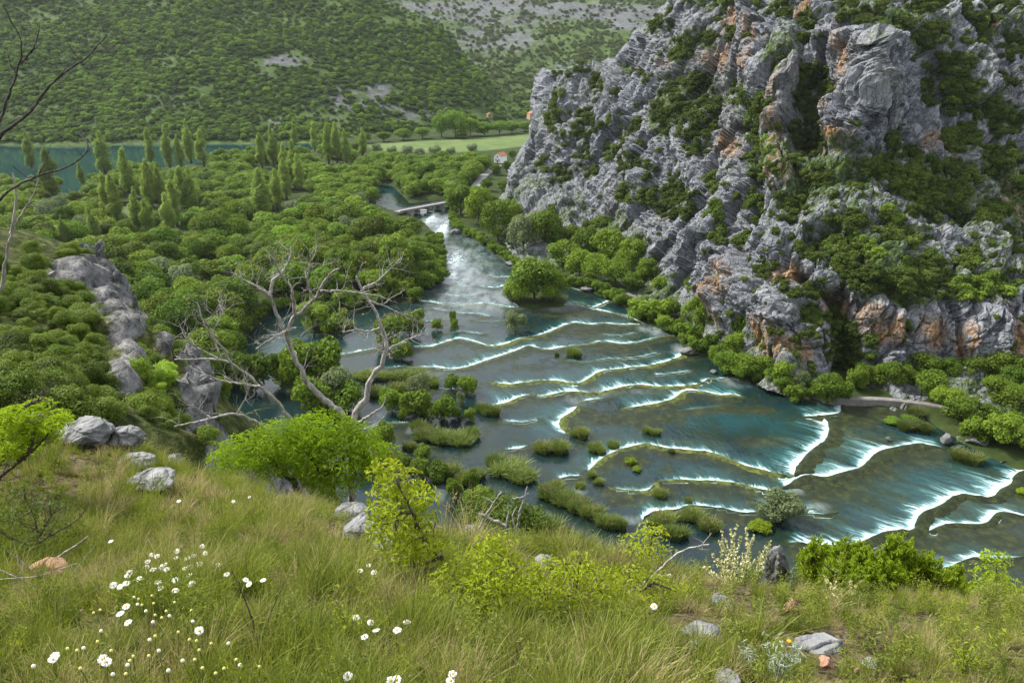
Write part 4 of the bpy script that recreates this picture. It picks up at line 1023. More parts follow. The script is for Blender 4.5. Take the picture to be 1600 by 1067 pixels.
for n_, (kd, px, py, w, hr, tn) in enumerate(BANK):
    p = PW(np.float64(px), np.float64(py), .3); p = p.reshape(3); t = proj(p)[2]; R = w * t / F / 2 * 1.08; H = 2 * R * hr * 1.05
    p[2] = max(float(land_z(p[0:1], p[1:2])[0]), float(zw(p[1])) - .1)
    nm = {'broadleaf': 'bank_tree', 'willow': 'willow_tree' if px != 1218 else 'willow_bush', 'bush': 'river_bush'}[kd]
    sh = 'dark' if tn < .8 else 'bright green' if tn > 1.03 else 'green'
    if kd == 'willow': sh = 'pale silvery'
    desc = sh + ' ' + {'broadleaf': 'leafy tree', 'willow': 'willow', 'bush': 'low bush'}[kd]
    lab = near_label(desc + ' on the bank', px, py - 15, BM)
    if px == 1218: lab = 'round pale willow bush alone at the foot of a cascade'
    place('bush' if (kd == 'broadleaf' and px < 770 and py > 600) else kd, nm, p, R, H, lab, 'bush' if kd == 'bush' else 'tree', 'trees and bushes along the river banks', (tn * 1.04, tn, tn * .9))
# bushes fringing the banks
rb = np.random.default_rng(31)
edge_px = [WATER[0][i] for i in range(len(WATER[0]))]
for seg, off in ((edge_px[6:25], 1), (edge_px[30:48], 1), (edge_px[40:48], 4)):
    a_ = np.array(seg, float); w_ = resample(PW(a_[:, 0], a_[:, 1]), 4.2)
    t_ = np.gradient(w_[:, :2], axis=0); t_ /= np.linalg.norm(t_, axis=1, keepdims=True) + 1e-9; n_out = np.stack([t_[:, 1], -t_[:, 0]], 1)
    for pt, no in zip(w_, n_out):
        R = rb.uniform(1.6, 3.2); c_ = pt[:2] + no * 1.0
        if water_sd(c_[0:1], c_[1:2])[0] < 0: no = -no
        c_ = pt[:2] + no * (rb.uniform(.3, 2.6) + (off - 1) * 1.2)
        p = np.array([c_[0], c_[1], float(land_z(c_[0:1], c_[1:2])[0])]); x_, y_, d_ = proj(p); x_, y_ = float(x_), float(y_)
        if not (-20 < x_ < 1620) or y_ > 720 or (1270 < x_ < 1470 and y_ > 610) or (x_ < 420 and y_ > 600): continue
        tn = rb.uniform(.7, 1.1)
        place('bush', 'river_bush', p, R, R * 1.5, near_label(('dark' if tn < .82 else 'green') + ' bush hanging over the bank', x_, y_ - 6, BM), 'bush', 'trees and bushes along the river banks', (tn, tn, tn * .9), trunk=False)
# big right-bank filler wood along the cliff foot, behind the named ones
FILL = [(770,330,20),(790,345,22),(760,300,16),(745,315,16),(785,300,14),(792,270,14),(800,250,12),(775,275,14),(1060,455,24),(1110,545,20),(1105,500,18),(1120,560,22),(1210,600,22),(1270,618,22),(1345,600,26),(1400,596,30),(1480,600,34),(1540,600,36),(1620,640,50),(1640,690,50),(1660,620,50),(1575,620,40),(1420,592,24),(870,400,30),(1040,440,26),(1000,420,30)]
for px, py, w in FILL:
    p = PW(np.float64(px), np.float64(py), .8).reshape(3); t = proj(p)[2]; R = w * t / F / 2 * 1.2
    p[2] = float(land_z(p[0:1], p[1:2])[0])
    place('broadleaf' if R > 3 else 'bush', 'bank_tree', p, R, R * 2, near_label('dark tree against the rock', px, py - 12, BM), 'tree', 'trees and bushes along the river banks', (.72, .75, .68))
# pale round willows and the lit wood along the meadow
for n_, (px, py, w, tn) in enumerate([(590,242,22,.9),(613,244,20,.95),(636,246,24,.85),(655,247,20,.95),(680,246,24,.9),(705,244,18,.9),(738,240,20,.85)]):
    p = P(px, py, .8); t = proj(p)[2]; R = w * t / F / 2
    place('willow', 'willow_tree', p, R, R * 1.5, f'pale round willow at the near edge of the meadow, {ORDL[n_]}', 'tree', 'pale willows edging the meadow', (tn, tn, tn))
for n_, (px, py, w, hr, tn) in enumerate([(690,214,34,1.0,1.1),(712,214,40,1.05,1.2),(735,212,34,.8,1.05),(757,212,30,.7,1.2),(780,210,30,.7,1.2),(800,208,26,.7,1.1),(660,216,28,.6,.95),(630,218,28,.6,.95),(600,221,26,.6,.9),(722,216,24,.5,.8),(820,205,24,.6,1.1),(570,223,26,.6,.9)]):
    p = P(px, py, .8); t = proj(p)[2]; R = w * t / F / 2
    place('broadleaf', 'meadow_tree', p, R, R * 2 * hr, f'leafy tree at the far edge of the meadow, {ORDL[n_] if False else ORD[n_]} to the tallest clump', 'tree', 'trees behind the meadow', (tn * 1.0, tn * 1.05, tn))

# ---- reeds
REEDS = [(572,592,34,1),(606,592,26,1),(640,590,40,1),(662,600,34,1),(676,606,18,1),(590,618,30,.95),(622,612,30,.95),(664,684,34,.9),(690,690,40,1),(718,690,40,1.05),(655,672,28,.95),(738,682,22,1),(752,642,18,1),(768,648,24,.95),(796,735,46,1.1),(775,728,34,1),(812,748,38,1.05),(740,748,30,.9),(848,706,30,1),(870,704,34,1),(906,682,24,1),(928,704,20,1),(938,708,16,1),(957,698,15,1),(1010,676,14,1),(1024,678,14,1),(1049,708,10,.95),(925,745,14,1.1),(936,756,14,1.1),(858,775,36,1),(880,785,36,1),(905,795,30,.95),(925,805,30,1),(950,820,30,1.05),(966,826,24,1),(1035,818,36,1.05),(1055,838,32,1),(1080,812,34,.95),(1108,828,34,.9),(1030,775,18,1),(1075,785,10,1),(896,556,24,.95),(870,556,7,.9),(1500,718,30,.9),(1520,722,24,.85),(1418,668,30,.7),(1440,674,24,.7),(612,502,26,.9),(640,508,30,.9),(505,480,22,.9),(478,476,20,.9),(535,512,26,1),(1430,650,22,.7),(870,760,16,1),(640,702,18,.8),(620,722,22,.85),(700,740,30,.9),(725,755,30,.85),(855,830,44,.95),(880,850,40,.9),(830,815,30,.9),(905,762,14,1.)]
REEDS.sort(key=lambda q: q[0])
RM = [('the reed island', 690, 660), ('the bare tree', 570, 600), ('the diagonal reed bank', 880, 770), ('the largest fall', 1290, 745), ('the lone willow', 1218, 790), ('the still turquoise pool', 1100, 670), ('the wooded islet', 835, 470), ('the grey boulders', 1490, 690), ('the side channel', 450, 500), ('the grassy slope', 800, 780), ('the left arc of foam', 875, 660), ('the small cascade', 620, 480)]
for n_, (px, py, w, tn) in enumerate(REEDS):
    p = PW(np.float64(px), np.float64(py)).reshape(3); t = proj(p)[2]; R = w * t / F / 2 * 1.15
    o = link('reed_clump', None, loc=p); s = R / 2.2; hs = min(1.0, max(.5, s * 1.15)); o.scale = (s, s, hs); o.rotation_euler.z = random.uniform(-.4, .4)
    straw = (int(px) * 7 + n_) % 3 == 0
    tag(o, near_label(('straw-tipped' if straw else 'green') + ' reed clump in shallows', px, py - 8, RM), 'reeds', 'reed clumps in the river')
    link('blades', REED[n_ % 4], o, color=(tn, tn * .98, tn))
    if straw: link('plumes', PLUME[n_ % 3], o)

# ---- shrubs on the right-hand cliff
sh = []
for cx, cy, a, b, t in VEG:
    n = max(3, int(a * b / 24 * (1.15 if t else 1.3)))
    for _ in range(n):
        q = math.sqrt(r.random()); an = r.uniform(0, 6.28)
        sh.append((cx + a * q * math.cos(an), cy + b * q * math.sin(an), t, r.uniform(.8, 1.35)))
for _ in range(2600):                                     # lone shrubs all over the face
    py = r.uniform(-20, 590); px = r.uniform(np.interp(py, xl[:, 0], xl[:, 1]) + 4, 1700)
    if inpoly(np.array(px), np.array(py), [(1300,58),(1345,50),(1420,80),(1448,200),(1400,244),(1308,244)]) and r.random() < .85: continue
    if py > 470 and px > 1335 and r.random() < .85: continue
    if r.random() > 0.35 + 1.1 * float(fbm(np.array([px / 60, py / 40, 3.3]), 3)): continue
    sh.append((px, py, 0 if r.random() < .6 else 1, r.uniform(.45, 1.0)))
rec = []
for px, py, t, s in sh:
    if px < np.interp(py, xl[:, 0], xl[:, 1]) + 2: continue
    p, nn = on_cliff(px, py)
    if p[2] < 3: continue
    dd = proj(p)[2]; R = s * (1.75 if t == 0 else 2.0) * (1 + .12 * (dd / 200 - 1)) * (1.25 if dd > 300 else 1)
    rec.append((p - nn * .25 * R - (0, 0, .35 * R), t, R, R / dd, px, py))
rec.sort(key=lambda q: -q[3])
CM = [('the big pale bluff', 1370, 150), ('the dark gully', 1272, 170), ('the broad ledge', 1462, 290), ('the top of the spur', 900, 105), ('the blue rock slab', 855, 310), ('the lower cliff wall', 1450, 520), ('the ivy-filled cleft', 1318, 545), ('the scree patch', 1575, 300), ('the upper ridge', 1500, 30), ('the orange rib', 1215, 220), ('the shrubby bowl', 1085, 180), ('the cliff foot trees', 1000, 390), ('the lower ledge', 1450, 430), ('the left shoulder', 930, 220), ('the skyline', 1030, 40), ('the tilted rock ribs', 1150, 430), ('the stony slope', 1130, 330), ('the small bluff', 1565, 40)]
cliff_crowns = []
TINT = {0: (.72, .70, .62), 1: (1.0, 1.0, .9), 2: (1.75, 1.75, 1.2)}
WORD = {0: 'dark evergreen shrub', 1: 'green shrub', 2: 'bright yellow-green shrub'}
for p, t, R, ap, px, py in rec[:290]:
    f = random.uniform(.8, 1.2)
    o = place('shrub' , 'cliff_shrub', p, R, R * random.uniform(1.2, 1.7), near_label(WORD[t] + ' on the rock face', px, py, CM), 'shrub', 'shrubs on the right-hand cliff', tuple(c * f for c in TINT[t]), trunk=False)
    cliff_crowns.append((o.children[0], t))
for t, nm, lab in ((0, 'dark_cliff_scrub', 'dark scrub dotted over the cliff'), (1, 'green_cliff_scrub', 'green scrub dotted over the cliff ledges')):
    q = [z for z in rec[290:] if (z[1] == 0) == (t == 0)]
    pr = [c for c, tt in cliff_crowns if (tt == 0) == (t == 0)][:6]
    scatter_stuff(nm, np.array([z[0] for z in q]), np.array([z[2] for z in q])[:, None] / 2.0 * np.stack([np.ones(len(q)), np.ones(len(q)), r.uniform(.8, 1.2, len(q))], -1), r.uniform(0, 6.28, len(q)), pr, lab, TINT[t])

# ---- scrub forest on the far hills
def hill_forest(name, p, X, Y, rock, n, size, protos, lab, ymin=-30, tint=(1, 1, 1), dens=.55):
    h, w = X.shape; i = r.integers(0, h - 1, n * 3); j = r.integers(0, w - 1, n * 3); u, v = r.random(n * 3), r.random(n * 3)
    q = p[i, j] * ((1 - u) * (1 - v))[:, None] + p[i, j + 1] * (u * (1 - v))[:, None] + p[i + 1, j] * ((1 - u) * v)[:, None] + p[i + 1, j + 1] * (u * v)[:, None]
    nz = fbm(np.stack([q[:, 0] / 60, q[:, 1] / 60, q[:, 2] / 60], -1), 4)
    m = (Y[i, j] > ymin) & (q[:, 2] > 1.5) & (r.random(n * 3) < np.clip(dens + 1.0 * nz - rock[i, j] * .75, 0.03, 1))
    q = q[m][:n]; s = size * r.uniform(.5, 1.25, len(q)) * (1 + .5 * nz[m][:n])
    return scatter_stuff(name, q - (0, 0, .4), np.stack([s, s, s * r.uniform(.7, 1.05, len(q))], -1), r.uniform(0, 6.28, len(q)), protos, lab, tint)
bush_pr = [c for c, tt in cliff_crowns if tt == 0][:6]
grn_pr = [c for c, tt in cliff_crowns if tt == 1][:6]
hill_forest('hill_scrub', pA, XA, YA, rockA + lushA * .3, 11500, 1.7, bush_pr, 'dark scrub forest covering the hill behind the lake', tint=(.74, .88, .80))
hill_forest('hill_bushes', pA, XA, YA, rockA + lushA * .2, 4600, 1.9, grn_pr, 'lighter green bushes covering the hill behind the lake', dens=.45, tint=(1.5, 1.75, 1.0))
hill_forest('rocky_hill_scrub', pB, XB, YB, rockB * .65, 9000, 2.2, bush_pr, 'scattered scrub on the rocky hill')
hill_forest('rocky_hill_bushes', pB, XB, YB, rockB * .9, 4200, 2.1, grn_pr, 'lighter bushes on the rocky hill', dens=.4)

# ---- shrubs on the near spur at the left
SPUR = [(60,520,60,46,0,26),(40,610,50,36,0,18),(120,600,60,36,0,18),(150,640,60,26,0,12),(30,470,40,26,0,12),(80,455,44,20,0,10),(60,430,30,12,1,5),(100,425,20,8,1,3),(130,470,20,14,1,5),(235,545,28,22,0,10),(245,600,32,36,2,16),(262,645,36,22,1,10),(222,520,22,18,1,7),(285,655,22,18,0,6),(150,500,22,20,1,5),(180,545,20,20,1,5),(110,560,30,22,1,8),(20,560,30,30,0,8),(215,620,16,30,1,5),(205,480,14,14,1,3),(140,415,20,6,1,3),(170,600,20,24,0,6),(60,655,60,16,0,8),(280,625,16,20,1,4)]
SPROCK = [(112,436,56,26),(150,438,28,40),(165,485,32,40),(196,492,18,34),(188,578,26,46),(196,622,26,44),(298,600,28,40),(308,632,28,36),(180,520,28,18)]
SM = [('the crest', 130, 410), ('the upright rock', 195, 590), ('the pointed rock', 300, 605), ('the shady hollow', 50, 600), ('the rocky steps', 190, 500), ('the layered boulder', 160, 660), ('the spur side', 20, 480)]
for cx, cy, a, b, t, n in SPUR:
    for _ in range(n):
        q = math.sqrt(r.random()); an = r.uniform(0, 6.28); px, py = cx + a * q * math.cos(an), cy + b * q * math.sin(an)
        p = on_hill(px, py, 13)
        if p is None or p[1] > 90 or any(np.hypot((px - cx_) / a_, (py - cy_) / b_) < 1 for cx_, cy_, a_, b_ in SPROCK): continue
        R = r.uniform(.4, 1.15) * (1.05 if p[1] > 45 else .6)
        f = random.uniform(.55, 1.45)
        place('nearshrub', 'spur_shrub', p - (0, 0, .35 * R), R, R * r.uniform(1.3, 1.8), near_label(WORD[t] + ' on near slope', px, py, SM), 'shrub', 'shrubs on the near rocky spur', tuple(c * f * (1.3 if t else 1.5) for c in TINT[t]), trunk=False)

spc = [o.children[0] for o in bpy.data.objects if o.name.startswith('spur_shrub') and len(o.children)][:8]
ns = 5200; u = r.random(ns); px_ = r.uniform(-160, 345, ns); py_ = r.uniform(395, 690, ns); keep_ = []
xs = r.uniform(-62, -6, ns * 3); ys = r.uniform(13, 84, ns * 3); zs = near_z(xs, ys); ax_, ay_, ad_ = proj(np.stack([xs, ys, zs], -1))
rkm = np.zeros(len(xs))
for cx, cy, a, b in SPROCK: rkm = np.maximum(rkm, (np.hypot((ax_ - cx) / a, (ay_ - cy) / b) < 1))
dn = fbm(np.stack([xs / 5, ys / 5, 0 * xs], -1), 3)
mk_ = (ax_ > -150) & (ax_ < 345) & (ay_ > 398) & (ay_ < 720) & (rkm == 0) & (r.random(len(xs)) < np.clip(.16 + dn, .02, .7)) & (zs > 40) & (np.hypot(xs, ys) > 13)
xs, ys, zs = xs[mk_], ys[mk_], zs[mk_]; rs_ = r.uniform(.12, .32, len(xs)) * (1 + (ys > 40) * .6)
scatter_stuff('spur_scrub', np.stack([xs, ys, zs - .15], -1), np.stack([rs_, rs_, rs_ * r.uniform(.7, 1.1, len(xs))], -1), r.uniform(0, 6.28, len(xs)), spc, 'low scrub and herbs covering the near rocky spur', (1.35, 1.35, 1.0))
# ================================================================ TUFA BARRIERS, BRIDGE, HOUSES, PATHS, BOULDERS
k = N('wet_moss'); p_ = k.coord()
mcol = k.ramp(k.noise(0.7, p_, 6, .72), [(0.30, (0.008, 0.012, 0.003)), (0.42, (0.028, 0.038, 0.007)), (0.56, (0.090, 0.108, 0.018)), (0.75, (0.17, 0.185, 0.036))])
M_moss = k.done(k.bsdf(mcol, .75, k.bump(k.math('ADD', k.noise(1.3, p_, 5, .7), k.noise(4, p_, 3, .6)), 1.0, .35), .25))
k = N('shaded_wet_moss'); p_ = k.coord()
M_moss_shade = k.done(k.bsdf(k.ramp(k.noise(0.7, p_, 6, .72), [(0.30, (0.004, 0.006, 0.002)), (0.46, (0.010, 0.016, 0.003)), (0.60, (0.028, 0.040, 0.006)), (0.75, (0.066, 0.082, 0.015))]), .75, k.bump(k.math('ADD', k.noise(1.3, p_, 5, .7), k.noise(4, p_, 3, .6)), 1.0, .35), .25))  # moss copy with the right and near side's shade put into its colour
BARLAB = {}
BN = [('the river bend', 740, 446), ('the wooded islet', 835, 480), ('the left end of the falls', 620, 560), ('the middle of the falls', 880, 540), ('the right bank', 1060, 545), ('the reed island', 690, 680), ('the turquoise pool', 1100, 680), ('the lone willow', 1218, 800), ('the wide path', 1330, 640), ('the grey boulders', 1490, 690), ('the foot of the slope', 1400, 860), ('the left arc', 880, 655)]
for n_, ((pts, st, ln, fl, mw, rh), w) in enumerate(zip(BAR, BW)):
    if rh < .25: continue
    n = len(w); t = np.gradient(w[:, :2], axis=0); t /= np.linalg.norm(t, axis=1, keepdims=True) + 1e-9
    nr = np.stack([t[:, 1], -t[:, 0]], 1)              # upstream side
    s = np.arange(n) * 1.0
    wid = mw * .42 * (0.6 + .8 * np.clip(fbm(np.stack([s / 7, 0 * s + n_, 0 * s], -1), 2) + .5, 0, 1)) * np.minimum(1, np.minimum(s + .4, s[::-1] + .4) / 4)
    offs = [(.0, -.3), (.10, .25), (.22, .6), (.42, .7), (.65, .45), (.9, .15), (1.15, -.3)]
    rws = []
    for o_, h_ in offs:
        q = np.concatenate([w[:, :2] + nr * (o_ * wid)[:, None], (w[:, 2] + h_ * rh * np.minimum(1, np.minimum(s, s[::-1]) / 2.5 + .15))[:, None]], 1)
        q[:, :2] += .3 * np.stack([perlin(q / 1.7 + 3), perlin(q / 1.7 + 9)], 1); q[:, 2] += .28 * rh * perlin(q / 1.3) 
        rws.append(q)
    V = np.stack(rws, 1); 
    # refine across and roughen
    c = np.mean(pts, axis=0)
    me = np_mesh('tufa_barrier', V.reshape(-1, 3), grid_faces(n, len(offs))[:, ::-1], [M_moss_shade if c[0] > 1200 or c[1] > 775 else M_moss])
    o = link('tufa_barrier', me)
    size = 'long ' if n > 60 else 'short ' if n < 22 else ''
    tag(o, near_label(size + 'mossy tufa lip of a waterfall', c[0], c[1], BN), 'tufa barrier', 'mossy tufa barriers across the river')

M_stone = rock_material('boulder_stone', (.72, .71, .69), veg=False, scale=3.0, bumpd=.15)
M_stone_o = rock_material('ochre_stone', (1.3, .72, .46), veg=False, scale=6.0, bumpd=.04)
M_stone_n = rock_material('near_limestone', (.82, .80, .76), veg=False, scale=5.0, bumpd=.06)
def rock_mesh(seed, dims, mat, sub=4, rough=.3, flat=0.0, layers=0.0):
    bm_ = bpy.data.meshes.new('rock'); import bmesh
    b = bmesh.new(); bmesh.ops.create_icosphere(b, subdivisions=sub, radius=1.0); b.to_mesh(bm_); b.free()
    co = np.empty(len(bm_.vertices) * 3); bm_.vertices.foreach_get('co', co); v = co.reshape(-1, 3)
    r_ = np.random.default_rng(seed); off = r_.uniform(0, 50, 3)
    for _ in range(9):                                   # chop flat facets
        nrm_ = r_.normal(size=3); nrm_[2] += .3; nrm_ /= np.linalg.norm(nrm_); dcut = r_.uniform(.55, .85); e = np.maximum(v @ nrm_ - dcut, 0); v = v - e[:, None] * nrm_ * .92
    f1, f2, iv = worley(v * 1.7 + off)
    v = v * (1 + rough * .6 * fbm(v * 1.6 + off, 4)[:, None] + rough * .5 * (iv - .5)[:, None] + rough * .25 * fbm(v * 6 + off, 3)[:, None])
    if rough > .5: v = v * (1 + .22 * (worley(v * (3.2, 3.2, 1.6) + off)[2] - .5)[:, None] + .12 * np.minimum(f2 - f1, .2)[:, None] / .2)
    v = v * np.array(dims)
    if layers: v[:, :2] *= (1 + layers * np.sign(np.sin(v[:, 2] / dims[2] * 9 + 2 * perlin(v / dims[0] * 1.3))) * np.abs(np.sin(v[:, 2] / dims[2] * 9)) ** .5)[:, None]
    bm_.vertices.foreach_set('co', v.ravel()); bm_.polygons.foreach_set('use_smooth', np.ones(len(bm_.polygons), bool)); bm_.materials.append(mat); bm_.update()
    return bm_
def rock_px(px, py, wpx, hpx, lab, mat, on='water', seed=0, depth=1.0, name='boulder', cat='boulder', group=None, sink=.3, t=None, rough=.3, layers=0., sub=4, Y=None):
    if on == 'water': p = PW(np.float64(px), np.float64(py + hpx * .35)).reshape(3)
    elif Y is not None: p = PY(px, py, Y).reshape(3)
    else: p = on_hill(px, py + hpx * .4, 1.2, 12.01)
    d = proj(p)[2]; wx, hz = wpx * d / F / 2, hpx * d / F / 2 * 1.05
    o = link(name, rock_mesh(seed, (wx, wx * depth, hz), mat, sub, rough, layers=layers), loc=(p[0], p[1] + wx * depth * .3, p[2] + hz * (1 - sink)))
    return tag(o, lab, cat, group)
G = 'boulders in the river'
rock_px(1480, 687, 20, 20, 'round grey boulder beside the end of a white fall', M_stone, seed=1, group=G)
rock_px(1528, 690, 34, 18, 'broad grey boulder half hidden by a bank bush', M_stone, seed=2, group=G)
rock_px(1115, 581, 10, 6, 'small pale rock in the dark water by the right bank', M_stone, seed=3, group=G)
rock_px(1389, 686, 9, 6, 'small white rock at the edge of a fall', M_stone, seed=4, group=G)
rock_px(1072, 550, 26, 12, 'low grey rock under the drowned branches at the side spill', M_stone, seed=5, group=G)
rock_px(800, 412, 22, 7, 'dark rocky lip of the bank under the willows', M_stone, seed=6, group=G)
rock_px(918, 453, 22, 8, 'dark rock under the leafy bank', M_stone, seed=7, group=G)
rock_px(712, 362, 18, 9, 'flat rock on the bank below the bridge', M_stone, seed=8, group=G)
rock_px(966, 474, 12, 6, 'dark rock beside the small side fall', M_stone, seed=9, group=G)

# path along the right bank and the road
k = N('path_gravel'); M_path = k.done(k.bsdf(k.ramp(k.noise(.8, k.coord(), 5, .7), [(.35, (.12, .11, .105)), (.65, (.20, .19, .18))]), .95, None, .1))
k = N('road_asphalt'); M_road = k.done(k.bsdf(k.ramp(k.noise(.5, k.coord(), 4, .6), [(.35, (.20, .20, .20)), (.65, (.30, .30, .30))]), .9, None, .1))
def strip(name, px, z0, width, mat, lab, dz=.25):
    a = np.array(px, float); w = PW(a[:, 0], a[:, 1], z0); w = resample(w, 2.0)
    t = np.gradient(w[:, :2], axis=0); t /= np.linalg.norm(t, axis=1, keepdims=True) + 1e-9; nr = np.stack([-t[:, 1], t[:, 0]], 1)
    rws = []
    for o_, h_ in ((-1.35, -1.8), (-1.02, -.05), (-1, 0), (0, .05), (1, 0), (1.02, -.05), (1.35, -1.8)):
        q = np.concatenate([w[:, :2] + nr * (o_ * width / 2), (w[:, 2] + h_)[:, None]], 1); q[:, :2] += .12 * perlin(q / 2)[:, None]; rws.append(q)
    V = np.stack(rws, 1); tag(link(name, np_mesh(name, V.reshape(-1, 3), grid_faces(len(w), 7), [mat])), lab, kind='structure')
strip('footpath', [(955,452),(985,460),(1020,467),(1048,480),(1064,488),(1070,502),(1082,512),(1097,516),(1106,528),(1116,541),(1132,556),(1150,560),(1180,566),(1210,580),(1245,602),(1285,618),(1318,622),(1370,622),(1420,626),(1460,632),(1500,640),(1545,650),(1575,664),(1640,690)], 1.7, 1.9, M_path, 'gravel footpath along the right bank')
strip('road', [(705,314),(722,306),(736,298),(745,288),(752,277),(765,266),(778,258)], 1.9, 6.0, M_road, 'grey road curving past the white house')
k = N('dirt'); M_dirt = k.done(k.bsdf((.30, .26, .20), .95))
a = np.array([(430, 216), (500, 213), (560, 205), (640, 196), (720, 188), (790, 179), (835, 170)], float)

# stone bridge
k = N('bridge_stone'); M_bs = k.done(k.bsdf(k.ramp(k.noise(1.2, k.coord(), 5, .7), [(.3, (.10, .095, .09)), (.7, (.28, .27, .26))]), .9, k.bump(k.noise(2, k.coord(), 4), .6, .1), .1))
k = N('bridge_deck'); M_bd = k.done(k.bsdf(k.ramp(k.noise(.7, k.coord(), 4, .6), [(.3, (.15, .147, .15)), (.7, (.25, .245, .25))]), .9, None, .1))
def boxm(bmv, bmf, c, s, rz=0.0, org=(0, 0, 0)):
    x, y, z = s[0] / 2, s[1] / 2, s[2] / 2; n0 = len(bmv)
    ca, sa = math.cos(rz), math.sin(rz)
    for dx, dy, dz in ((-1,-1,-1),(1,-1,-1),(1,1,-1),(-1,1,-1),(-1,-1,1),(1,-1,1),(1,1,1),(-1,1,1)):
        X, Yv, Z = c[0] + dx * x, c[1] + dy * y, c[2] + dz * z
        bmv.append((org[0] + ca * X - sa * Yv, org[1] + sa * X + ca * Yv, org[2] + Z))
    for f in ((0,3,2,1),(4,5,6,7),(0,1,5,4),(1,2,6,5),(2,3,7,6),(3,0,4,7)): bmf.append([n0 + q for q in f])
def box_mesh(name, boxes, mat):
    v, f = [], []
    for c, s in boxes: boxm(v, f, c, s)
    return np_mesh(name, v, np.array(f), [mat], False)
A_, B_ = P(626, 329, 2.2), P(708, 314, 2.2)
ang = math.atan2(B_[1] - A_[1], B_[0] - A_[0]); Lb = float(np.hypot(*(B_ - A_)[:2]))
br = link('stone_bridge', None, loc=(A_ + B_) / 2); br.rotation_euler.z = ang
tag(br, 'low stone bridge crossing the river below the road', 'bridge')
link('deck', box_mesh('deck', [((0, 0, -.3), (Lb + 6, 5.2, .6))], M_bd), br)
for s_ in (-1, 1):
    link('parapet', box_mesh('parapet', [((0, s_ * 2.45, .22), (Lb + 4, .28, .42))], M_bd), br)
for i in range(5):
    x = -Lb / 2 + Lb * (i + .5) / 5
    link('pier', box_mesh('pier', [((x, 0, -1.7), (2.4, 4.6, 2.2)), ((x, -2.9, -1.9), (1.4, 1.4, 1.8))], M_bs), br)
# little boat-shaped white hut under the bridge
hut = link('water_hut', None, loc=P(662, 333, .1)); tag(hut, 'tiny white hut at the water under the bridge', 'hut')
k = N('white_plaster'); M_white = k.done(k.bsdf((.78, .77, .74), .85, None, .1))
k = N('roof_tiles'); M_tile = k.done(k.bsdf(k.ramp(k.noise(1.5, k.coord(), 4, .7), [(.3, (.20, .08, .045)), (.7, (.34, .16, .10))]), .85, None, .1))
k = N('dark_opening'); M_dark = k.done(k.bsdf((.03, .03, .035), .4))
k = N('ochre_plaster'); M_och = k.done(k.bsdf((.34, .245, .17), .85, None, .1))
link('wall', box_mesh('wall', [((0, 0, .8), (3.2, 2.4, 1.6))], M_white), hut); link('roof', box_mesh('roof', [((0, 0, 1.7), (3.6, 2.8, .2))], M_bd), hut)
def house(px, py, z, w, d, h, rh, rz, wallm, lab, name='house'):
    p = P(px, py, z); o = link(name, None, loc=p); o.rotation_euler.z = rz; tag(o, lab, 'house')
    v = [(-w/2,-d/2,-.5),(w/2,-d/2,-.5),(w/2,d/2,-.5),(-w/2,d/2,-.5),(-w/2,-d/2,h),(w/2,-d/2,h),(w/2,d/2,h),(-w/2,d/2,h),(0,-d/2,h+rh),(0,d/2,h+rh)]
    link('wall', np_mesh('wall', v, [np.array([(0,1,5,4),(1,2,6,5),(2,3,7,6),(3,0,4,7)]), np.array([(4,5,8),(6,7,9)])], [wallm], False), o)
    e = .35; a = rh / (w / 2)
    rv = []
    for yy in (-d/2 - e, d/2 + e): rv += [(-w/2 - e, yy, h - e * a + .05), (0, yy, h + rh + .05), (w/2 + e, yy, h - e * a + .05), (-w/2 - e, yy, h - e * a + .22), (0, yy, h + rh + .24), (w/2 + e, yy, h - e * a + .22)]
    link('roof', np_mesh('roof', rv, np.array([(0,1,7,6),(1,2,8,7),(3,9,10,4),(4,10,11,5),(0,3,4,1),(1,4,5,2),(6,7,10,9),(7,8,11,10),(0,6,9,3),(2,5,11,8)]), [M_tile], False), o)
    for x, zc in ((-w * .22, h * .3), (w * .22, h * .3), (0, h * .8)):
        f = link('window', box_mesh('window', [((x, -d / 2 - .03, zc + .4), (.9, .1, 1.2))], M_dark), o)
        link('sill', box_mesh('sill', [((x, -d / 2 - .08, zc - .25), (1.1, .22, .1))], wallm), f)
    link('door', box_mesh('door', [((0, -d / 2 - .03, .9), (1.0, .1, 1.9))], M_dark), o)
    return o
house(782, 253, 1.2, 6.5, 9, 5.0, 2.2, -.55, M_white, 'small white house with red tiled roof beside the grey road', 'white_house')
house(833, 186, 8.0, 12, 9, 6, 2.5, .4, M_och, 'orange house below the far hill partly behind the cliff', 'orange_house')
house(765, 183, 8.0, 6, 6, 3, 1.6, .2, M_och, 'tiny orange roofed cottage on the hill road', 'orange_cottage')
# drowned dead branches by the side spill
r = np.random.default_rng(5); pb = PW(np.float64(1072), np.float64(552), .2).reshape(3); paths = []
for i in range(14):
    a = r.uniform(-2.6, .6); L_ = r.uniform(2.0, 4.5); e = np.array([math.cos(a) * L_, math.sin(a) * L_ * .6, r.uniform(.1, 1.6)]); m = e * .5 + r.normal(0, .25, 3); paths.append((pb + np.stack([0 * e, m, e]), np.array([.10, .07, .02])))
tag(link('driftwood', tube_mesh('driftwood', paths, M_dead, 5)), 'pale dead branches caught at the side spill of the falls', 'driftwood')
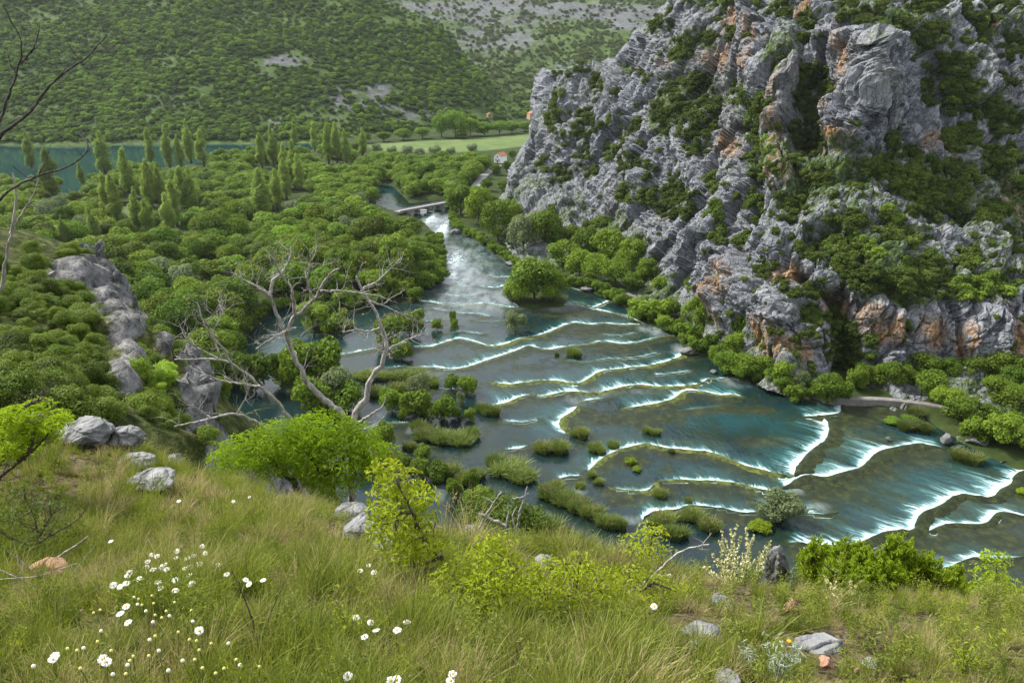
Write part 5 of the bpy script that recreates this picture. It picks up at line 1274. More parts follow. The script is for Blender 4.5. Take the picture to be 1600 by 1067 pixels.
# green water-weed mat and yellow bushes on the tufa
def mat_plant(px, py, w, hr, tint, lab, kind='bush'):
    p = PW(np.float64(px), np.float64(py), .2).reshape(3); R = w * proj(p)[2] / F / 2
    return place(kind, 'marsh_bush', p - (0, 0, R * hr * .5), R, R * hr * 2, lab, 'bush', 'yellowish marsh bushes on the tufa', tint)
mat_plant(985, 722, 22, .45, (1.35, 1.15, .5), 'yellow-green marsh plant on the mossy lip by the lone reeds')
mat_plant(996, 734, 18, .4, (1.3, 1.1, .5), 'lower yellow-green marsh plant on the mossy shallows')
mat_plant(1185, 825, 40, .35, (1.2, 1.0, .45), 'olive yellow marsh bush just behind the cream flowered shrub')
mat_plant(1600, 770, 24, .4, (1.3, 1.1, .5), 'yellow marsh plant at the far end of the largest fall')
for q in ((1395, 660, 30, .3, 'green sedge mat on the dark bank below the wide path'), (1420, 655, 24, .3, 'second green sedge mat beside it below the wide path')): mat_plant(*q[:4], (.9, 1., .8), q[4])
# air between the eye and the far hills
hz_ = bpy.data.meshes.new('haze')
k = N('haze_air'); vol = k.n('ShaderNodeVolumePrincipled'); vol.inputs['Color'].default_value = (.86, .93, 1.0, 1); vol.inputs['Density'].default_value = HAZE; vol.inputs['Anisotropy'].default_value = .3
k.t.links.new(vol.outputs[0], k.out.inputs['Volume'])
tag(link('haze', box_mesh('haze', [((0, 1600, 250), (13000, 12000, 540))], k.m)), 'thin blue summer haze in the valley', kind='stuff')
# ================================================================ FOREGROUND SLOPE
r = np.random.default_rng(77)
M_grass = leaf_material('grass_blades', (0.060, 0.095, 0.014), (0.27, 0.31, 0.052), .4)
M_dry = leaf_material('dry_grass_blades', (0.22, 0.18, 0.08), (0.52, 0.45, 0.23), .35, (1, 1, .8))
M_bright = leaf_material('bright_leaves', (0.17, 0.29, 0.012), (0.36, 0.47, 0.030), .5)
M_yellow = leaf_material('yellow_green_leaves', (0.18, 0.25, 0.012), (0.42, 0.48, 0.035), .5)
M_juniper = leaf_material('juniper_needles', (0.13, 0.22, 0.012), (0.36, 0.46, 0.030), .45)
M_cream = leaf_material('cream_flowers', (0.42, 0.42, 0.18), (0.62, 0.60, 0.34), .3)
M_silver = leaf_material('silvery_leaves', (0.24, 0.29, 0.22), (0.42, 0.47, 0.38), .2)
k = N('white_petals'); M_petal = k.done(k.n('ShaderNodeMixShader', {0: .3, 1: k.bsdf((.82, .82, .80), .6), 2: k.n('ShaderNodeBsdfTranslucent', {0: (.8, .8, .75, 1)}).outputs[0]}).outputs[0])
k = N('yellow_disc'); M_disc = k.done(k.bsdf((.75, .42, .02), .7, k.bump(k.noise(900, k.ocoord(), 2), .5, .002)))
k = N('bud_yellow'); M_bud = k.done(k.bsdf((.62, .60, .20), .7))
k = N('bud_cream'); M_budc = k.done(k.bsdf((.74, .74, .58), .7))
k = N('green_stem'); M_stem = k.done(k.bsdf((.10, .14, .035), .7))
k = N('purple_petals'); M_purple = k.done(k.bsdf((.35, .10, .30), .7))

def tuft_mesh(name, seed, n, R, H, mat, lean=.5, w0=.0028, wind=(.12, .05)):
    q = np.random.default_rng(seed); a = q.uniform(0, 6.283, n); rr = np.sqrt(q.random(n)) * R
    x, y = rr * np.cos(a), rr * np.sin(a); h = H * q.uniform(.45, 1.1, n)
    l = np.stack([np.cos(a), np.sin(a)], 1) * (q.uniform(.05, 1, n) * lean)[:, None] + q.normal(0, .16, (n, 2)) + np.array(wind)
    wa = q.uniform(0, 3.14, n); w = w0 * q.uniform(.7, 1.4, n); out = []
    for u, ws in ((-.12, 1), (.35, 1), (.68, .8), (.88, .5), (1.0, .08)):
        k_ = h * u * abs(u); cz = h * (u - .30 * max(u, 0) ** 2.2 * np.clip(np.hypot(*l.T), 0, 1.6))
        cx, cy = x + l[:, 0] * k_, y + l[:, 1] * k_
        out += [np.stack([cx - np.cos(wa) * w * ws, cy - np.sin(wa) * w * ws, cz], 1), np.stack([cx + np.cos(wa) * w * ws, cy + np.sin(wa) * w * ws, cz], 1)]
    V = np.stack(out, 1).reshape(-1, 3); b = np.arange(n)[:, None] * 10
    Fq = np.concatenate([b + np.array([2 * i, 2 * i + 1, 2 * i + 3, 2 * i + 2]) for i in range(4)])
    return np_mesh(name, V, Fq, [mat], False, {'tone': np.repeat(q.random(n), 10)})
def seed_heads(seed, n, R, H):
    """tall thin stalks with narrow seed heads"""
    q = np.random.default_rng(seed); paths = []; pts = []
    for i in range(n):
        a = q.uniform(0, 6.28); b = np.array([math.cos(a), math.sin(a), 0]) * R * q.random(); h = H * q.uniform(.7, 1.15); l = q.normal(0, .13, 2) + (.12, .03)
        P_ = np.stack([b + (l[0] * h * u * u, l[1] * h * u * u, h * u) for u in (0, .4, .75, 1.0)]); paths.append((P_, np.array([.0014, .0012, .001, .0006])))
        e = P_[3] - P_[2]
        for j in range(14): pts.append(P_[3] - e * (j / 14 * .75) + q.normal(0, .004, 3))
    return tube(paths, 3), np.array(pts)
GP, DP = [], []
GSPOT = [(230, 790), (330, 850), (420, 880), (90, 980), (560, 960), (260, 930), (480, 1010), (1180, 1020)]
GLAB = ['green grass tussock below the pale boulder', 'green grass tussock right of the daisies', 'loose green tussock in the middle of the meadow slope', 'dark green tussock at the lower left corner', 'green tussock under the yellow-green sapling', 'green tussock among the budding stalks', 'green tussock behind the dry twigs', 'bright grass tussock beside the silvery plant']
for i, (px, py) in enumerate(GSPOT):
    p = on_hill(px, py, 1.2, 12.01); o = link('grass_tussock', None, loc=p); o.scale = (.5,) * 3
    tag(o, GLAB[i], 'grass tussock', 'grass tussocks on the near slope')
    GP.append(link('blades', tuft_mesh('grass_blades', 500 + i, 70, .11, .36 + .05 * (i % 3), M_grass, lean=.55 + .1 * (i % 3)), o))
DSPOT = [(700, 850), (735, 840), (960, 900), (1290, 960), (520, 900), (160, 830)]
DLAB = ['dry straw tussock at the edge beside the dead branches', 'second dry straw tussock nearer to the dead branches', 'dry grass tuft below the long grey branch', 'dry grass tuft below the second cream shrub', 'dry tuft below the pale ledge rock', 'dry tuft left of the daisies']
for i, (px, py) in enumerate(DSPOT):
    p = on_hill(px, py, 1.2, 12.01); o = link('dry_tussock', None, loc=p); o.scale = (.8 if i < 2 else .5,) * 3
    tag(o, DLAB[i], 'dry grass', 'dry grass tufts on the near slope')
    DP.append(link('blades', tuft_mesh('dry_blades', 540 + i, 55, .10, .34 + .06 * (i % 3), M_dry, lean=.65, w0=.002), o))
    (sv, sf), sp = seed_heads(560 + i, 7, .08, .55)
    link('stalks', np_mesh('stalks', sv, sf, [M_dry]), o)
    nn = r.normal(size=sp.shape); nn /= np.linalg.norm(nn, axis=1, keepdims=True)
    link('seed_heads', np_mesh('seed_heads', leaf_quads(sp, nn, .008, r, .45), np.arange(len(sp) * 4).reshape(-1, 4), [M_dry], False, {'tone': np.repeat(r.random(len(sp)), 4)}), o)
def slope_points(n, dens):
    y = 1.2 + 8.8 * r.random(n) ** 1.25; x = r.uniform(-1.05, 1.05, n) * (y * 1.12 + 1.0); z = near_z(x, y)
    px, py, d = proj(np.stack([x, y, z], -1)); edgey = np.interp(px, [-100, 110, 215, 300, 450, 560, 700, 850, 1000, 1230, 1700], [690, 690, 700, 742, 788, 822, 846, 868, 903, 930, 965])
    m = (py > edgey - 14) & (py < 1180) & (r.random(n) < dens(px, py))
    return x[m], y[m], z[m], px[m], py[m]
BARE = [(1090,985,80,24,.85),(1310,1015,90,30,.8),(1180,950,60,16,.7),(560,830,60,26,.8),(240,752,34,14,.85),(880,890,50,14,.5),(90,900,70,40,.45),(1240,960,40,20,.7),(915,995,25,18,.8),(170,690,70,18,.8)]
def bare(px, py):
    m = np.zeros(np.shape(px))
    for cx, cy, a, b, t in BARE: m = np.maximum(m, t * (np.hypot((px - cx) / a, (py - cy) / b) < 1))
    return m
nzf = lambda x, y, s, o: fbm(np.stack([x / s + o, y / s, 0 * x], -1), 3)
x, y, z, px, py = slope_points(33000, lambda a, b: np.clip(.95 - bare(a, b) - .3 * smooth(900, 1200, a), 0, 1) * np.clip(.62 + 1.3 * fbm(np.stack([a / 80, b / 45, 0 * a], -1), 3), .06, 1))
sc_ = r.uniform(.14, .46, len(x)) * (1 - .42 * smooth(900, 1150, px)) * np.clip(1 + 1.1 * nzf(x, y, .8, 3), .35, 1.8); t_ = nzf(x, y, .8, 11) + .3 * r.normal(size=len(x))
g_ = t_ < .12 - .12 * smooth(900, 1200, px)
scatter_stuff('grass', np.stack([x, y, z], -1)[g_], sc_[g_], r.uniform(-.8, .8, g_.sum()), GP, 'long green grass covering the near slope')
scatter_stuff('dry_grass', np.stack([x, y, z], -1)[~g_], sc_[~g_] * .95, r.uniform(-.8, .8, (~g_).sum()), DP, 'straw coloured dry grass mixed into the near slope')
x, y, z, px, py = slope_points(1100, lambda a, b: np.clip(.9 - bare(a, b), 0, 1))

# ---- rocks on the slope
RG = 'limestone rocks on the near slope'
def fr(px, py, w, h, lab, mat=M_stone_n, seed=0, **kw):
    if py > 930: kw['sink'] = kw.get('sink', .3) + .18; w *= .92; h *= .85
    return rock_px(px, py, w, h, lab, mat, 'hill', seed, name='rock', cat='rock', group=RG, **kw)
fr(135, 682, 105, 44, 'long layered grey boulder at the left crest of the slope', seed=21, layers=.05, depth=.7, sub=5, sink=.1)
fr(200, 690, 62, 46, 'blocky grey boulder touching the long layered one', seed=22, layers=.04, depth=.8, sub=5, sink=.15)
fr(45, 665, 60, 40, 'grey rock behind the leafy bush at the left', seed=23, layers=.04, sink=.1, sub=4)
fr(240, 752, 76, 36, 'pale lichen-spotted boulder sunk in the grass', seed=24, depth=.8, sub=5, sink=.25)
fr(272, 722, 34, 22, 'small square grey rock at the slope edge', seed=25, sink=.15)
fr(215, 722, 60, 22, 'flat grey stone between two boulders', seed=26, sink=.3)
fr(560, 832, 84, 34, 'pale limestone ledge under the sapling', seed=27, depth=.9, sub=5, sink=.25)
fr(545, 800, 60, 26, 'upper pale limestone ledge at the edge', seed=28, depth=.9, sink=.2)
fr(600, 858, 60, 22, 'low pale stone right of the limestone ledge', seed=29, sink=.35)
fr(738, 810, 24, 34, 'pointed pale stone among the dead branches', seed=30, sink=.1)
fr(845, 880, 40, 18, 'grey stone behind the leafy saplings', seed=31, sink=.3)
fr(1212, 890, 44, 76, 'tall grey rock between the cream shrub and the juniper', seed=32, sink=.1, sub=5)
fr(1238, 948, 36, 34, 'reddish brown stone below the tall grey rock', M_stone_o, seed=33, sink=.25)
fr(1125, 942, 44, 18, 'small grey rock under the cream flowered shrub', seed=34, sink=.35)
fr(1095, 985, 74, 22, 'white-flecked flat rock on bare ground', seed=35, sink=.45, depth=.8)
fr(1092, 1008, 30, 14, 'small pale stone below the flat rock', seed=36, sink=.4)
fr(917, 994, 26, 30, 'pinkish white stone at the foot of the saplings', M_stone_o, seed=37, sink=.3)
fr(1292, 1034, 30, 26, 'rounded orange stone near the lower edge', M_stone_o, seed=38, sink=.35)
fr(1342, 1048, 14, 12, 'small orange pebble near the rounded stone', M_stone_o, seed=39, sink=.3)
fr(1362, 1036, 30, 16, 'small grey stone right of the orange stones', seed=40, sink=.4)
fr(1285, 1010, 90, 22, 'flat grey slab above the orange stones', seed=41, sink=.5, depth=.7)
fr(1140, 1064, 46, 20, 'dark mottled stone at the lower edge', seed=42, sink=.3)
fr(70, 895, 60, 30, 'reddish brown rock under the dry stalks', M_stone_o, seed=43, sink=.4)
fr(380, 1000, 40, 20, 'pale stone hidden in grass by the dry twigs', seed=44, sink=.5)
fr(505, 778, 20, 12, 'tiny pale stone at the foot of the bright bush', seed=45, sink=.3)
# rock faces of the spur
SG = 'rock outcrops on the spur'
def so(px, py, w, h, lab, Y, seed, **kw): return rock_px(px, py, w, h, lab, M_stone, 'hill', seed, name='rock_outcrop', cat='rock outcrop', group=SG, Y=Y, sub=5, rough=.75, **kw)
so(112, 433, 77, 50, 'long grey outcrop along the crest of the spur', 70, 51, sink=0.30, depth=.5)
so(150, 435, 39, 71, 'steep grey outcrop at the top corner of the spur', 69, 52, sink=0.35, depth=.6)
so(165, 482, 48, 69, 'jagged outcrop below the top corner', 64, 53, sink=0.30, depth=.6)
so(196, 489, 33, 62, 'narrow outcrop on the far edge of the spur', 62, 54, sink=0.30, depth=.6)
so(180, 517, 55, 34, 'low outcrop in the middle of the spur', 57, 55, sink=0.30, depth=.6)
so(188, 575, 37, 75, 'vertical grey rock standing out of the shrubs', 44, 56, sink=0.20, depth=.7)
so(196, 619, 39, 75, 'lower part of the vertical rock', 38, 57, sink=0.20, depth=.7)
so(298, 597, 44, 62, 'pointed grey rock at the far end of the spur', 45, 58, sink=0.20, depth=.7)
so(308, 629, 48, 50, 'broad foot of the pointed rock', 41, 59, sink=0.20, depth=.7)
so(246, 543, 26, 34, 'small grey rock on the edge of the spur', 56, 60, sink=0.30)
so(35, 409, 44, 18, 'flat grey rock at the left of the crest', 71, 61, sink=0.30)
so(205, 652, 33, 46, 'grey step below the vertical rock', 30, 62, sink=0.25)

M_grey = bark_material('grey_twig', (0.035, 0.034, 0.034), (0.16, 0.15, 0.145), 5)
# ---- woody things traced as branches: photo polyline, distance, radius in photo pixels
def limb(pts, Y, w0, w1, q):
    a = np.array(pts, float); n = len(a); Ys = np.linspace(*Y, n) if isinstance(Y, tuple) else np.full(n, float(Y))
    p = PY(a[:, 0], a[:, 1], Ys); d = proj(p)[2]
    p = resample(p, max(.02, float(np.linalg.norm(np.diff(p, axis=0), axis=1).sum()) / 26)); n2 = len(p)
    w = np.interp(np.linspace(0, 1, n2), np.linspace(0, 1, 2), [w0, w1]); dd = proj(p)[2]
    p = p + q.normal(0, 1, (n2, 3)) * (w * dd / F * .35)[:, None]
    return p, w * dd / F
def twigs(main, q, count, length, rad, depth=2, tips=None, spread=1.0, upw=.3):
    out = []
    p, rr = main
    for _ in range(count):
        i = q.integers(len(p) // 4, len(p)); t = p[min(i + 1, len(p) - 1)] - p[i - 1]; t /= np.linalg.norm(t) + 1e-9
        dr = t * .6 + q.normal(0, .6, 3) * spread + (0, 0, upw); dr /= np.linalg.norm(dr); L = length * q.uniform(.4, 1.2); n = 7
        pts = [p[i]]
        for j in range(n):
            dr = dr + q.normal(0, .28, 3) + (0, 0, .06); dr /= np.linalg.norm(dr); pts.append(pts[-1] + dr * L / n)
        pts = np.array(pts); rd = np.linspace(min(rad, rr[i] * .8), rad * .18, len(pts)); out.append((pts, rd))
        if tips is not None: tips.append(pts[-1])
        if depth > 1: out += twigs((pts, rd), q, max(1, count // 4 + 1), length * .5, rad * .5, depth - 1, tips, spread, upw)
    return out
q = np.random.default_rng(5); tips = []
DT = link('bare_tree', None, loc=PY(548, 800, 7.4)); DT_loc = np.array(DT.location); tag(DT, 'dead grey tree with forked bare trunk behind the bright bush', 'tree')
def local(paths, loc): return [(a - loc, b) for a, b in paths]
T0 = limb([(556,850),(552,770),(549,712),(547,660)], 7.4, 6.6, 6, q)
T1 = limb([(547,662),(528,638),(503,620),(483,606),(472,582),(462,560),(452,545),(445,520),(436,500),(428,478),(422,462)], (7.4, 7.2), 5.8, 2.3, q)
T2 = limb([(548,664),(562,640),(574,622),(576,600),(588,578),(603,560),(607,548),(600,532),(597,512),(588,490),(577,470),(565,452),(556,432)], (7.4, 7.7), 5.4, 1.5, q)
link('trunk', tube_mesh('trunk', local([T0, T1, T2], DT_loc), M_dead, 9), DT)
mains = [limb([(447,528),(455,500),(470,488),(490,470),(500,455),(512,430),(530,420)], (7.2, 7.0), 4, 1.5, q), limb([(462,492),(458,470),(457,450),(440,430),(430,412),(427,390)], (7.1, 6.9), 3, 1, q),
 limb([(422,464),(405,450),(385,440),(372,432)], 7.2, 3, 1, q), limb([(422,466),(425,440),(440,425),(452,410),(455,385)], (7.2, 7.4), 3, 1, q), limb([(490,470),(480,440),(484,410),(497,390)], (7.0, 6.9), 2.2, .8, q),
 limb([(500,455),(540,455),(560,458),(590,462)], (7.0, 7.2), 2, .8, q), limb([(565,452),(590,440),(610,420),(625,405)], (7.7, 7.9), 2, .7, q), limb([(604,548),(622,538),(642,528),(662,522)], (7.6, 7.8), 2, .7, q), limb([(610,560),(612,550),(598,540)], 7.6, 2.5, 1, q),
 limb([(597,512),(575,518),(555,515),(535,520)], (7.7, 7.5), 1.8, .7, q), limb([(462,512),(440,520),(415,535),(400,545)], (7.2, 7.0), 2, .8, q), limb([(577,470),(600,478),(622,488),(640,500)], 7.8, 1.6, .6, q)]
low1 = limb([(454,660),(436,630),(407,605),(381,580),(360,566),(338,560),(305,562),(272,562)], (7.3, 6.8), 3.6, 1.1, q)
low2 = limb([(430,690),(408,664),(388,652),(371,646),(350,648),(330,654),(302,660),(272,666)], (7.2, 6.6), 3.4, 1, q)
mains2 = [low1, low2, limb([(360,566),(350,545),(330,525),(318,505),(308,470)], (6.9, 6.7), 2, .7, q), limb([(407,605),(385,600),(345,595),(310,580)], 7.0, 2, .7, q), limb([(345,560),(332,520),(345,495),(352,480)], 6.8, 1.6, .6, q), limb([(330,654),(312,640),(296,632)], 6.7, 1.6, .6, q), limb([(371,646),(385,620),(392,600)], 6.9, 1.6, .6, q), limb([(340,560),(310,545),(290,530),(280,505)], 6.8, 1.6, .6, q), limb([(318,505),(335,490),(345,470)], 6.7, 1.2, .5, q)]
link('limbs', tube_mesh('limbs', local(mains + mains2, DT_loc), M_dead, 6), DT)
tw = []
for m_ in mains: tw += twigs(m_, q, 9, .34, .0042, 2, tips)
for m_ in mains2: tw += twigs(m_, q, 8, .30, .0038, 2, None)
tw += twigs(T2, q, 10, .4, .005, 2, tips) + twigs(T1, q, 10, .4, .005, 2, tips) + twigs(T0, q, 4, .3, .005, 2, None)
tw += [limb([(560,660),(575,650),(598,636),(603,620)], 7.3, 2.2, .8, q), limb([(556,668),(570,672),(592,660),(600,650)], 7.3, 2, .7, q)]
link('twigs', tube_mesh('twigs', local(tw, DT_loc), M_dead, 4), DT)
ti = np.array([tips[i] for i in q.choice(len(tips), min(90, len(tips)), replace=False)]) - DT_loc; nn = q.normal(size=ti.shape); nn /= np.linalg.norm(nn, axis=1, keepdims=True)
M_autumn = leaf_material('withered_leaves', (0.30, 0.24, 0.06), (0.55, 0.30, 0.06), .4)
link('withered_leaves', np_mesh('withered_leaves', leaf_quads(ti, nn, .016, q, .6), np.arange(len(ti) * 4).reshape(-1, 4), [M_autumn], False, {'tone': np.repeat(q.random(len(ti)), 4)}), DT)
# bare branches reaching in from the left
LB = link('bare_branches', None, loc=PY(-70, 420, 4.2)); ll = np.array(LB.location); tag(LB, 'dark leafless branches reaching in from the left edge', 'tree')
lm = [limb([(-80,280),(-30,232),(0,212),(40,182),(70,145),(92,118),(130,98),(150,76),(168,54)], (4.2, 4.4), 5.5, 1.2, q), limb([(-40,240),(0,192),(20,130),(33,95),(34,62),(15,28),(5,8)], (4.2, 4.0), 4, .8, q), limb([(33,100),(45,85),(57,68),(62,40)], 4.1, 2.2, .8, q),
      limb([(-70,360),(0,312),(30,288),(62,272),(100,266),(130,246),(143,226),(122,208)], (4.2, 4.5), 4, 1.2, q), limb([(62,272),(74,248),(78,228)], 4.3, 1.6, .5, q), limb([(130,246),(118,232)], 4.4, 1.4, .5, q), limb([(150,80),(170,80),(188,64)], 4.4, 1.4, .5, q), limb([(128,98),(112,78),(100,58)], 4.4, 1.4, .5, q), limb([(20,260),(45,280),(62,272)], 4.2, 1.2, .5, q), limb([(80,132),(100,110),(113,92)], 4.3, 1.3, .4, q), limb([(28,118),(15,100),(12,80)], 4.1, 1.4, .4, q)]
link('trunk', tube_mesh('trunk', local([limb([(-110,900),(-95,600),(-85,420),(-75,270)], 4.2, 12, 6, q)], ll), M_twig, 8), LB)
lm = [(a_, b_ * .72) for a_, b_ in lm]
link('branches', tube_mesh('branches', local(lm, ll), M_grey, 6), LB)
lt = []
for m_ in lm: lt += twigs(m_, q, 2, .14, .003, 1, None)
link('twigs', tube_mesh('twigs', local(lt, ll), M_grey, 4), LB)
PB = link('pale_branch', None, loc=PY(-30, 470, 4.6)); pl = np.array(PB.location); tag(PB, 'pale grey bare branch rising at the left edge', 'branch')
link('stem', tube_mesh('stem', local([limb([(-30,560),(-5,470),(6,430),(12,390),(22,345),(27,310),(20,268)], 4.6, 4, 1.2, q)], pl), M_dead, 6), PB)
link('twigs', tube_mesh('twigs', local([limb([(16,365),(38,328),(52,306),(62,278)], 4.6, 2, .6, q), limb([(42,322),(56,322),(70,316)], 4.6, 1.2, .4, q)], pl), M_dead, 5), PB)

# ---- leafy bushes: clumps given as photo ellipses at a distance
def clumps(L, Y): 
    out = []
    for px_, py_, a, b in L:
        p = PY(px_, py_, Y + q.normal(0, .12)); d = proj(p)[2]; out.append((*p, a * d / F, a * d / F * .9, b * d / F))
    return out
def leafy(name, lab, cat, base, L, Y, nleaf, size, mat, stems, stem_w=(3, 1), aspect=.45, seed=1, cover=.55, up=.5, bark=None, group=None, jitter=.9):
    loc = PY(base[0], base[1], Y); o = link(name, None, loc=loc); tag(o, lab, cat, group); loc = np.array(loc)
    B = np.array(clumps(L, Y)); B[:, :3] -= loc
    link('leaves', crown_mesh(name + '_leaves', seed, B, nleaf, size, mat, jitter=jitter, aspect=aspect, cover=cover, up=up), o)
    ms = [limb(s_, Y, stem_w[0], stem_w[1], q) for s_ in stems]; tws = []
    for m_ in ms: tws += twigs(m_, q, 7, .22, .004, 2, None)
    # a twig from a stem to every clump
    for bl in B:
        j = min(((np.linalg.norm(pt - (bl[:3] + loc)), tuple(pt)) for m_ in ms for pt in m_[0]), key=lambda z_: z_[0])[1]
        tws.append((np.stack([np.array(j), (np.array(j) + bl[:3] + loc) / 2 + q.normal(0, .03, 3), bl[:3] + loc]), np.array([.006, .004, .002])))
    link('stems', tube_mesh('stems', local(ms, loc), bark or M_twig, 7), o); link('twigs', tube_mesh('twigs', local(tws, loc), bark or M_twig, 4), o)
    return o
leafy('bright_bush', 'wide bright green bush at the edge under the dead tree', 'bush', (515,800), [(388,704,50,22),(440,684,52,22),(500,668,54,20),(545,686,50,24),(580,714,38,22),(356,716,32,16),(455,712,70,24),(520,712,70,26),(556,738,42,16),(492,740,40,14),(600,708,26,16),(410,728,46,16),(520,760,40,20),(470,696,50,22),(360,735,30,12)], 6.9, 14000, .029, M_bright, [(515,800),(518,765),(512,740),(540,715),(552,680)] and [[(515,805),(520,770),(514,742),(535,718),(550,690)], [(470,785),(462,755),(440,735),(420,712)], [(514,745),(490,720),(470,695)]], (6, 2), .32, 201, .5, .9)
leafy('leafy_bush', 'bright green feathery bush with dark stems at the left edge', 'bush', (-50,790), [(25,648,34,10),(60,632,24,6),(88,660,26,9),(25,676,36,12),(66,680,34,10),(10,706,28,12),(50,655,32,9),(92,648,18,6),(-10,660,30,12),(40,700,26,8)], 4.6, 4200, .022, M_bright, [[(-60,800),(-10,752),(30,722),(62,694),(85,665)], [(-20,750),(6,715),(4,680)], [(30,722),(50,700),(55,665)], [(30,640),(48,632),(68,622)]], (4, 1.2), .32, 202, .45, .9)
leafy('yellow_sapling', 'yellow-green sapling with thin dark stem in the middle foreground', 'sapling', (752,1010), [(600,735,30,18),(622,752,40,20),(640,775,38,22),(606,775,34,22),(600,800,30,18),(650,805,36,18),(630,830,44,20),(660,850,40,20),(610,845,26,16),(690,870,36,18),(640,870,34,16),(590,820,20,14),(665,780,24,12)], 2.8, 2400, .016, M_yellow, [[(752,1010),(745,965),(722,925),(702,890),(668,848),(648,810),(632,775),(612,738)], [(690,870),(660,882),(640,884)], [(645,800),(620,802),(598,800)]], (3.2, 1), .5, 203, .35, .3)
leafy('green_sapling', 'spreading yellow-green sapling right of the stemmed one', 'sapling', (775,1000), [(770,858,40,20),(745,890,50,22),(800,895,50,22),(700,915,44,22),(760,925,56,24),(830,925,46,20),(860,895,40,18),(895,905,34,16),(720,950,50,20),(790,955,50,18),(880,940,36,16),(850,960,34,14),(680,945,34,18),(905,880,30,12),(740,985,40,16),(820,985,36,14),(690,975,30,14)], 2.5, 4600, .0135, M_yellow, [[(775,1005),(782,960),(790,915),(778,870)], [(775,1000),(740,950),(718,915)], [(790,990),(830,955),(870,920),(892,905)], [(880,965),(900,925),(905,885)]], (2.2, .8), .5, 204, .35, .3)
leafy('small_sapling', 'small yellow-green sapling against the water', 'sapling', (1010,930), [(1000,850,34,12),(1020,830,26,8),(985,868,34,12),(1030,862,26,10),(960,880,34,12),(1010,880,30,10),(945,895,26,10)], 3.6, 1000, .015, M_yellow, [[(1012,930),(1012,895),(1015,860),(1020,830)], [(1010,900),(985,872)]], (1.6, .7), .5, 205, .35, .3)
leafy('spreading_sapling', 'low spreading yellow-green sapling beside the long grey branch', 'sapling', (950,985), [(935,900,40,16),(985,905,40,16),(1025,915,34,14),(960,930,46,18),(905,955,44,16),(1000,945,34,14),(860,985,44,16),(930,985,44,14),(1040,945,24,12),(1060,925,22,10)], 2.7, 2300, .0125, M_yellow, [[(950,990),(958,950),(985,915),(1020,910)], [(945,985),(920,960),(890,955)], [(955,960),(940,925),(932,902)]], (2, .8), .5, 210, .35, .35)
leafy('dark_herb', 'dark green leafy tangle at the lower right under the juniper', 'bush', (1450,1030), [(1330,985,46,18),(1395,1000,56,18),(1465,1000,56,18),(1530,1010,50,20),(1585,1030,46,22),(1500,1040,50,16),(1570,1060,50,16),(1420,1025,44,14),(1260,985,36,14)], 2.75, 5200, .0125, M_shrub, [[(1450,1035),(1440,1005),(1400,995)], [(1460,1035),(1500,1010),(1540,1005)]], (1.4, .6), .35, 211, .35, .5)
leafy('corner_bush', 'dark thin leaved bush in the left grass', 'bush', (60,840), [(30,770,40,16),(75,790,44,16),(20,810,40,16),(90,830,36,14),(40,850,44,14)], 3.5, 1500, .013, M_shrub, [[(60,845),(55,810),(40,780)], [(60,840),(80,810)]], (1.6, .6), .4, 212, .3, .4)
leafy('edge_shrub', 'tall leafy shrub at the right edge of the slope', 'bush', (1560,985), [(1555,872,26,8),(1545,900,28,14),(1570,915,26,16),(1540,930,30,18),(1585,950,30,20),(1555,960,34,18),(1600,980,30,16),(1500,985,34,14),(1590,930,24,14)], 3.8, 2600, .016, M_juniper, [[(1560,990),(1558,940),(1556,880)], [(1560,985),(1590,950)]], (2, .8), .5, 206, .4, .4)
leafy('low_herb', 'low olive green herb below the juniper bush', 'plant', (1420,1010), [(1400,990,60,16),(1480,1000,50,16),(1340,985,40,14),(1540,1020,50,18),(1580,1045,40,18)], 3.1, 1500, .010, M_grass, [[(1420,1020),(1410,990)], [(1500,1030),(1490,1000)]], (1.4, .6), .4, 207, .4, .4)
leafy('far_edge_bush', 'dark green bush growing on the slope just beyond the edge', 'bush', (770,850), [(745,800,36,16),(785,795,40,18),(820,812,40,16),(765,825,44,16),(870,850,40,20),(900,862,34,16),(850,830,30,14)], 6.0, 5200, .026, M_shrub, [[(775,860),(770,825),(765,800)], [(870,880),(868,850)]], (2, .8), .5, 208, .5, .5)
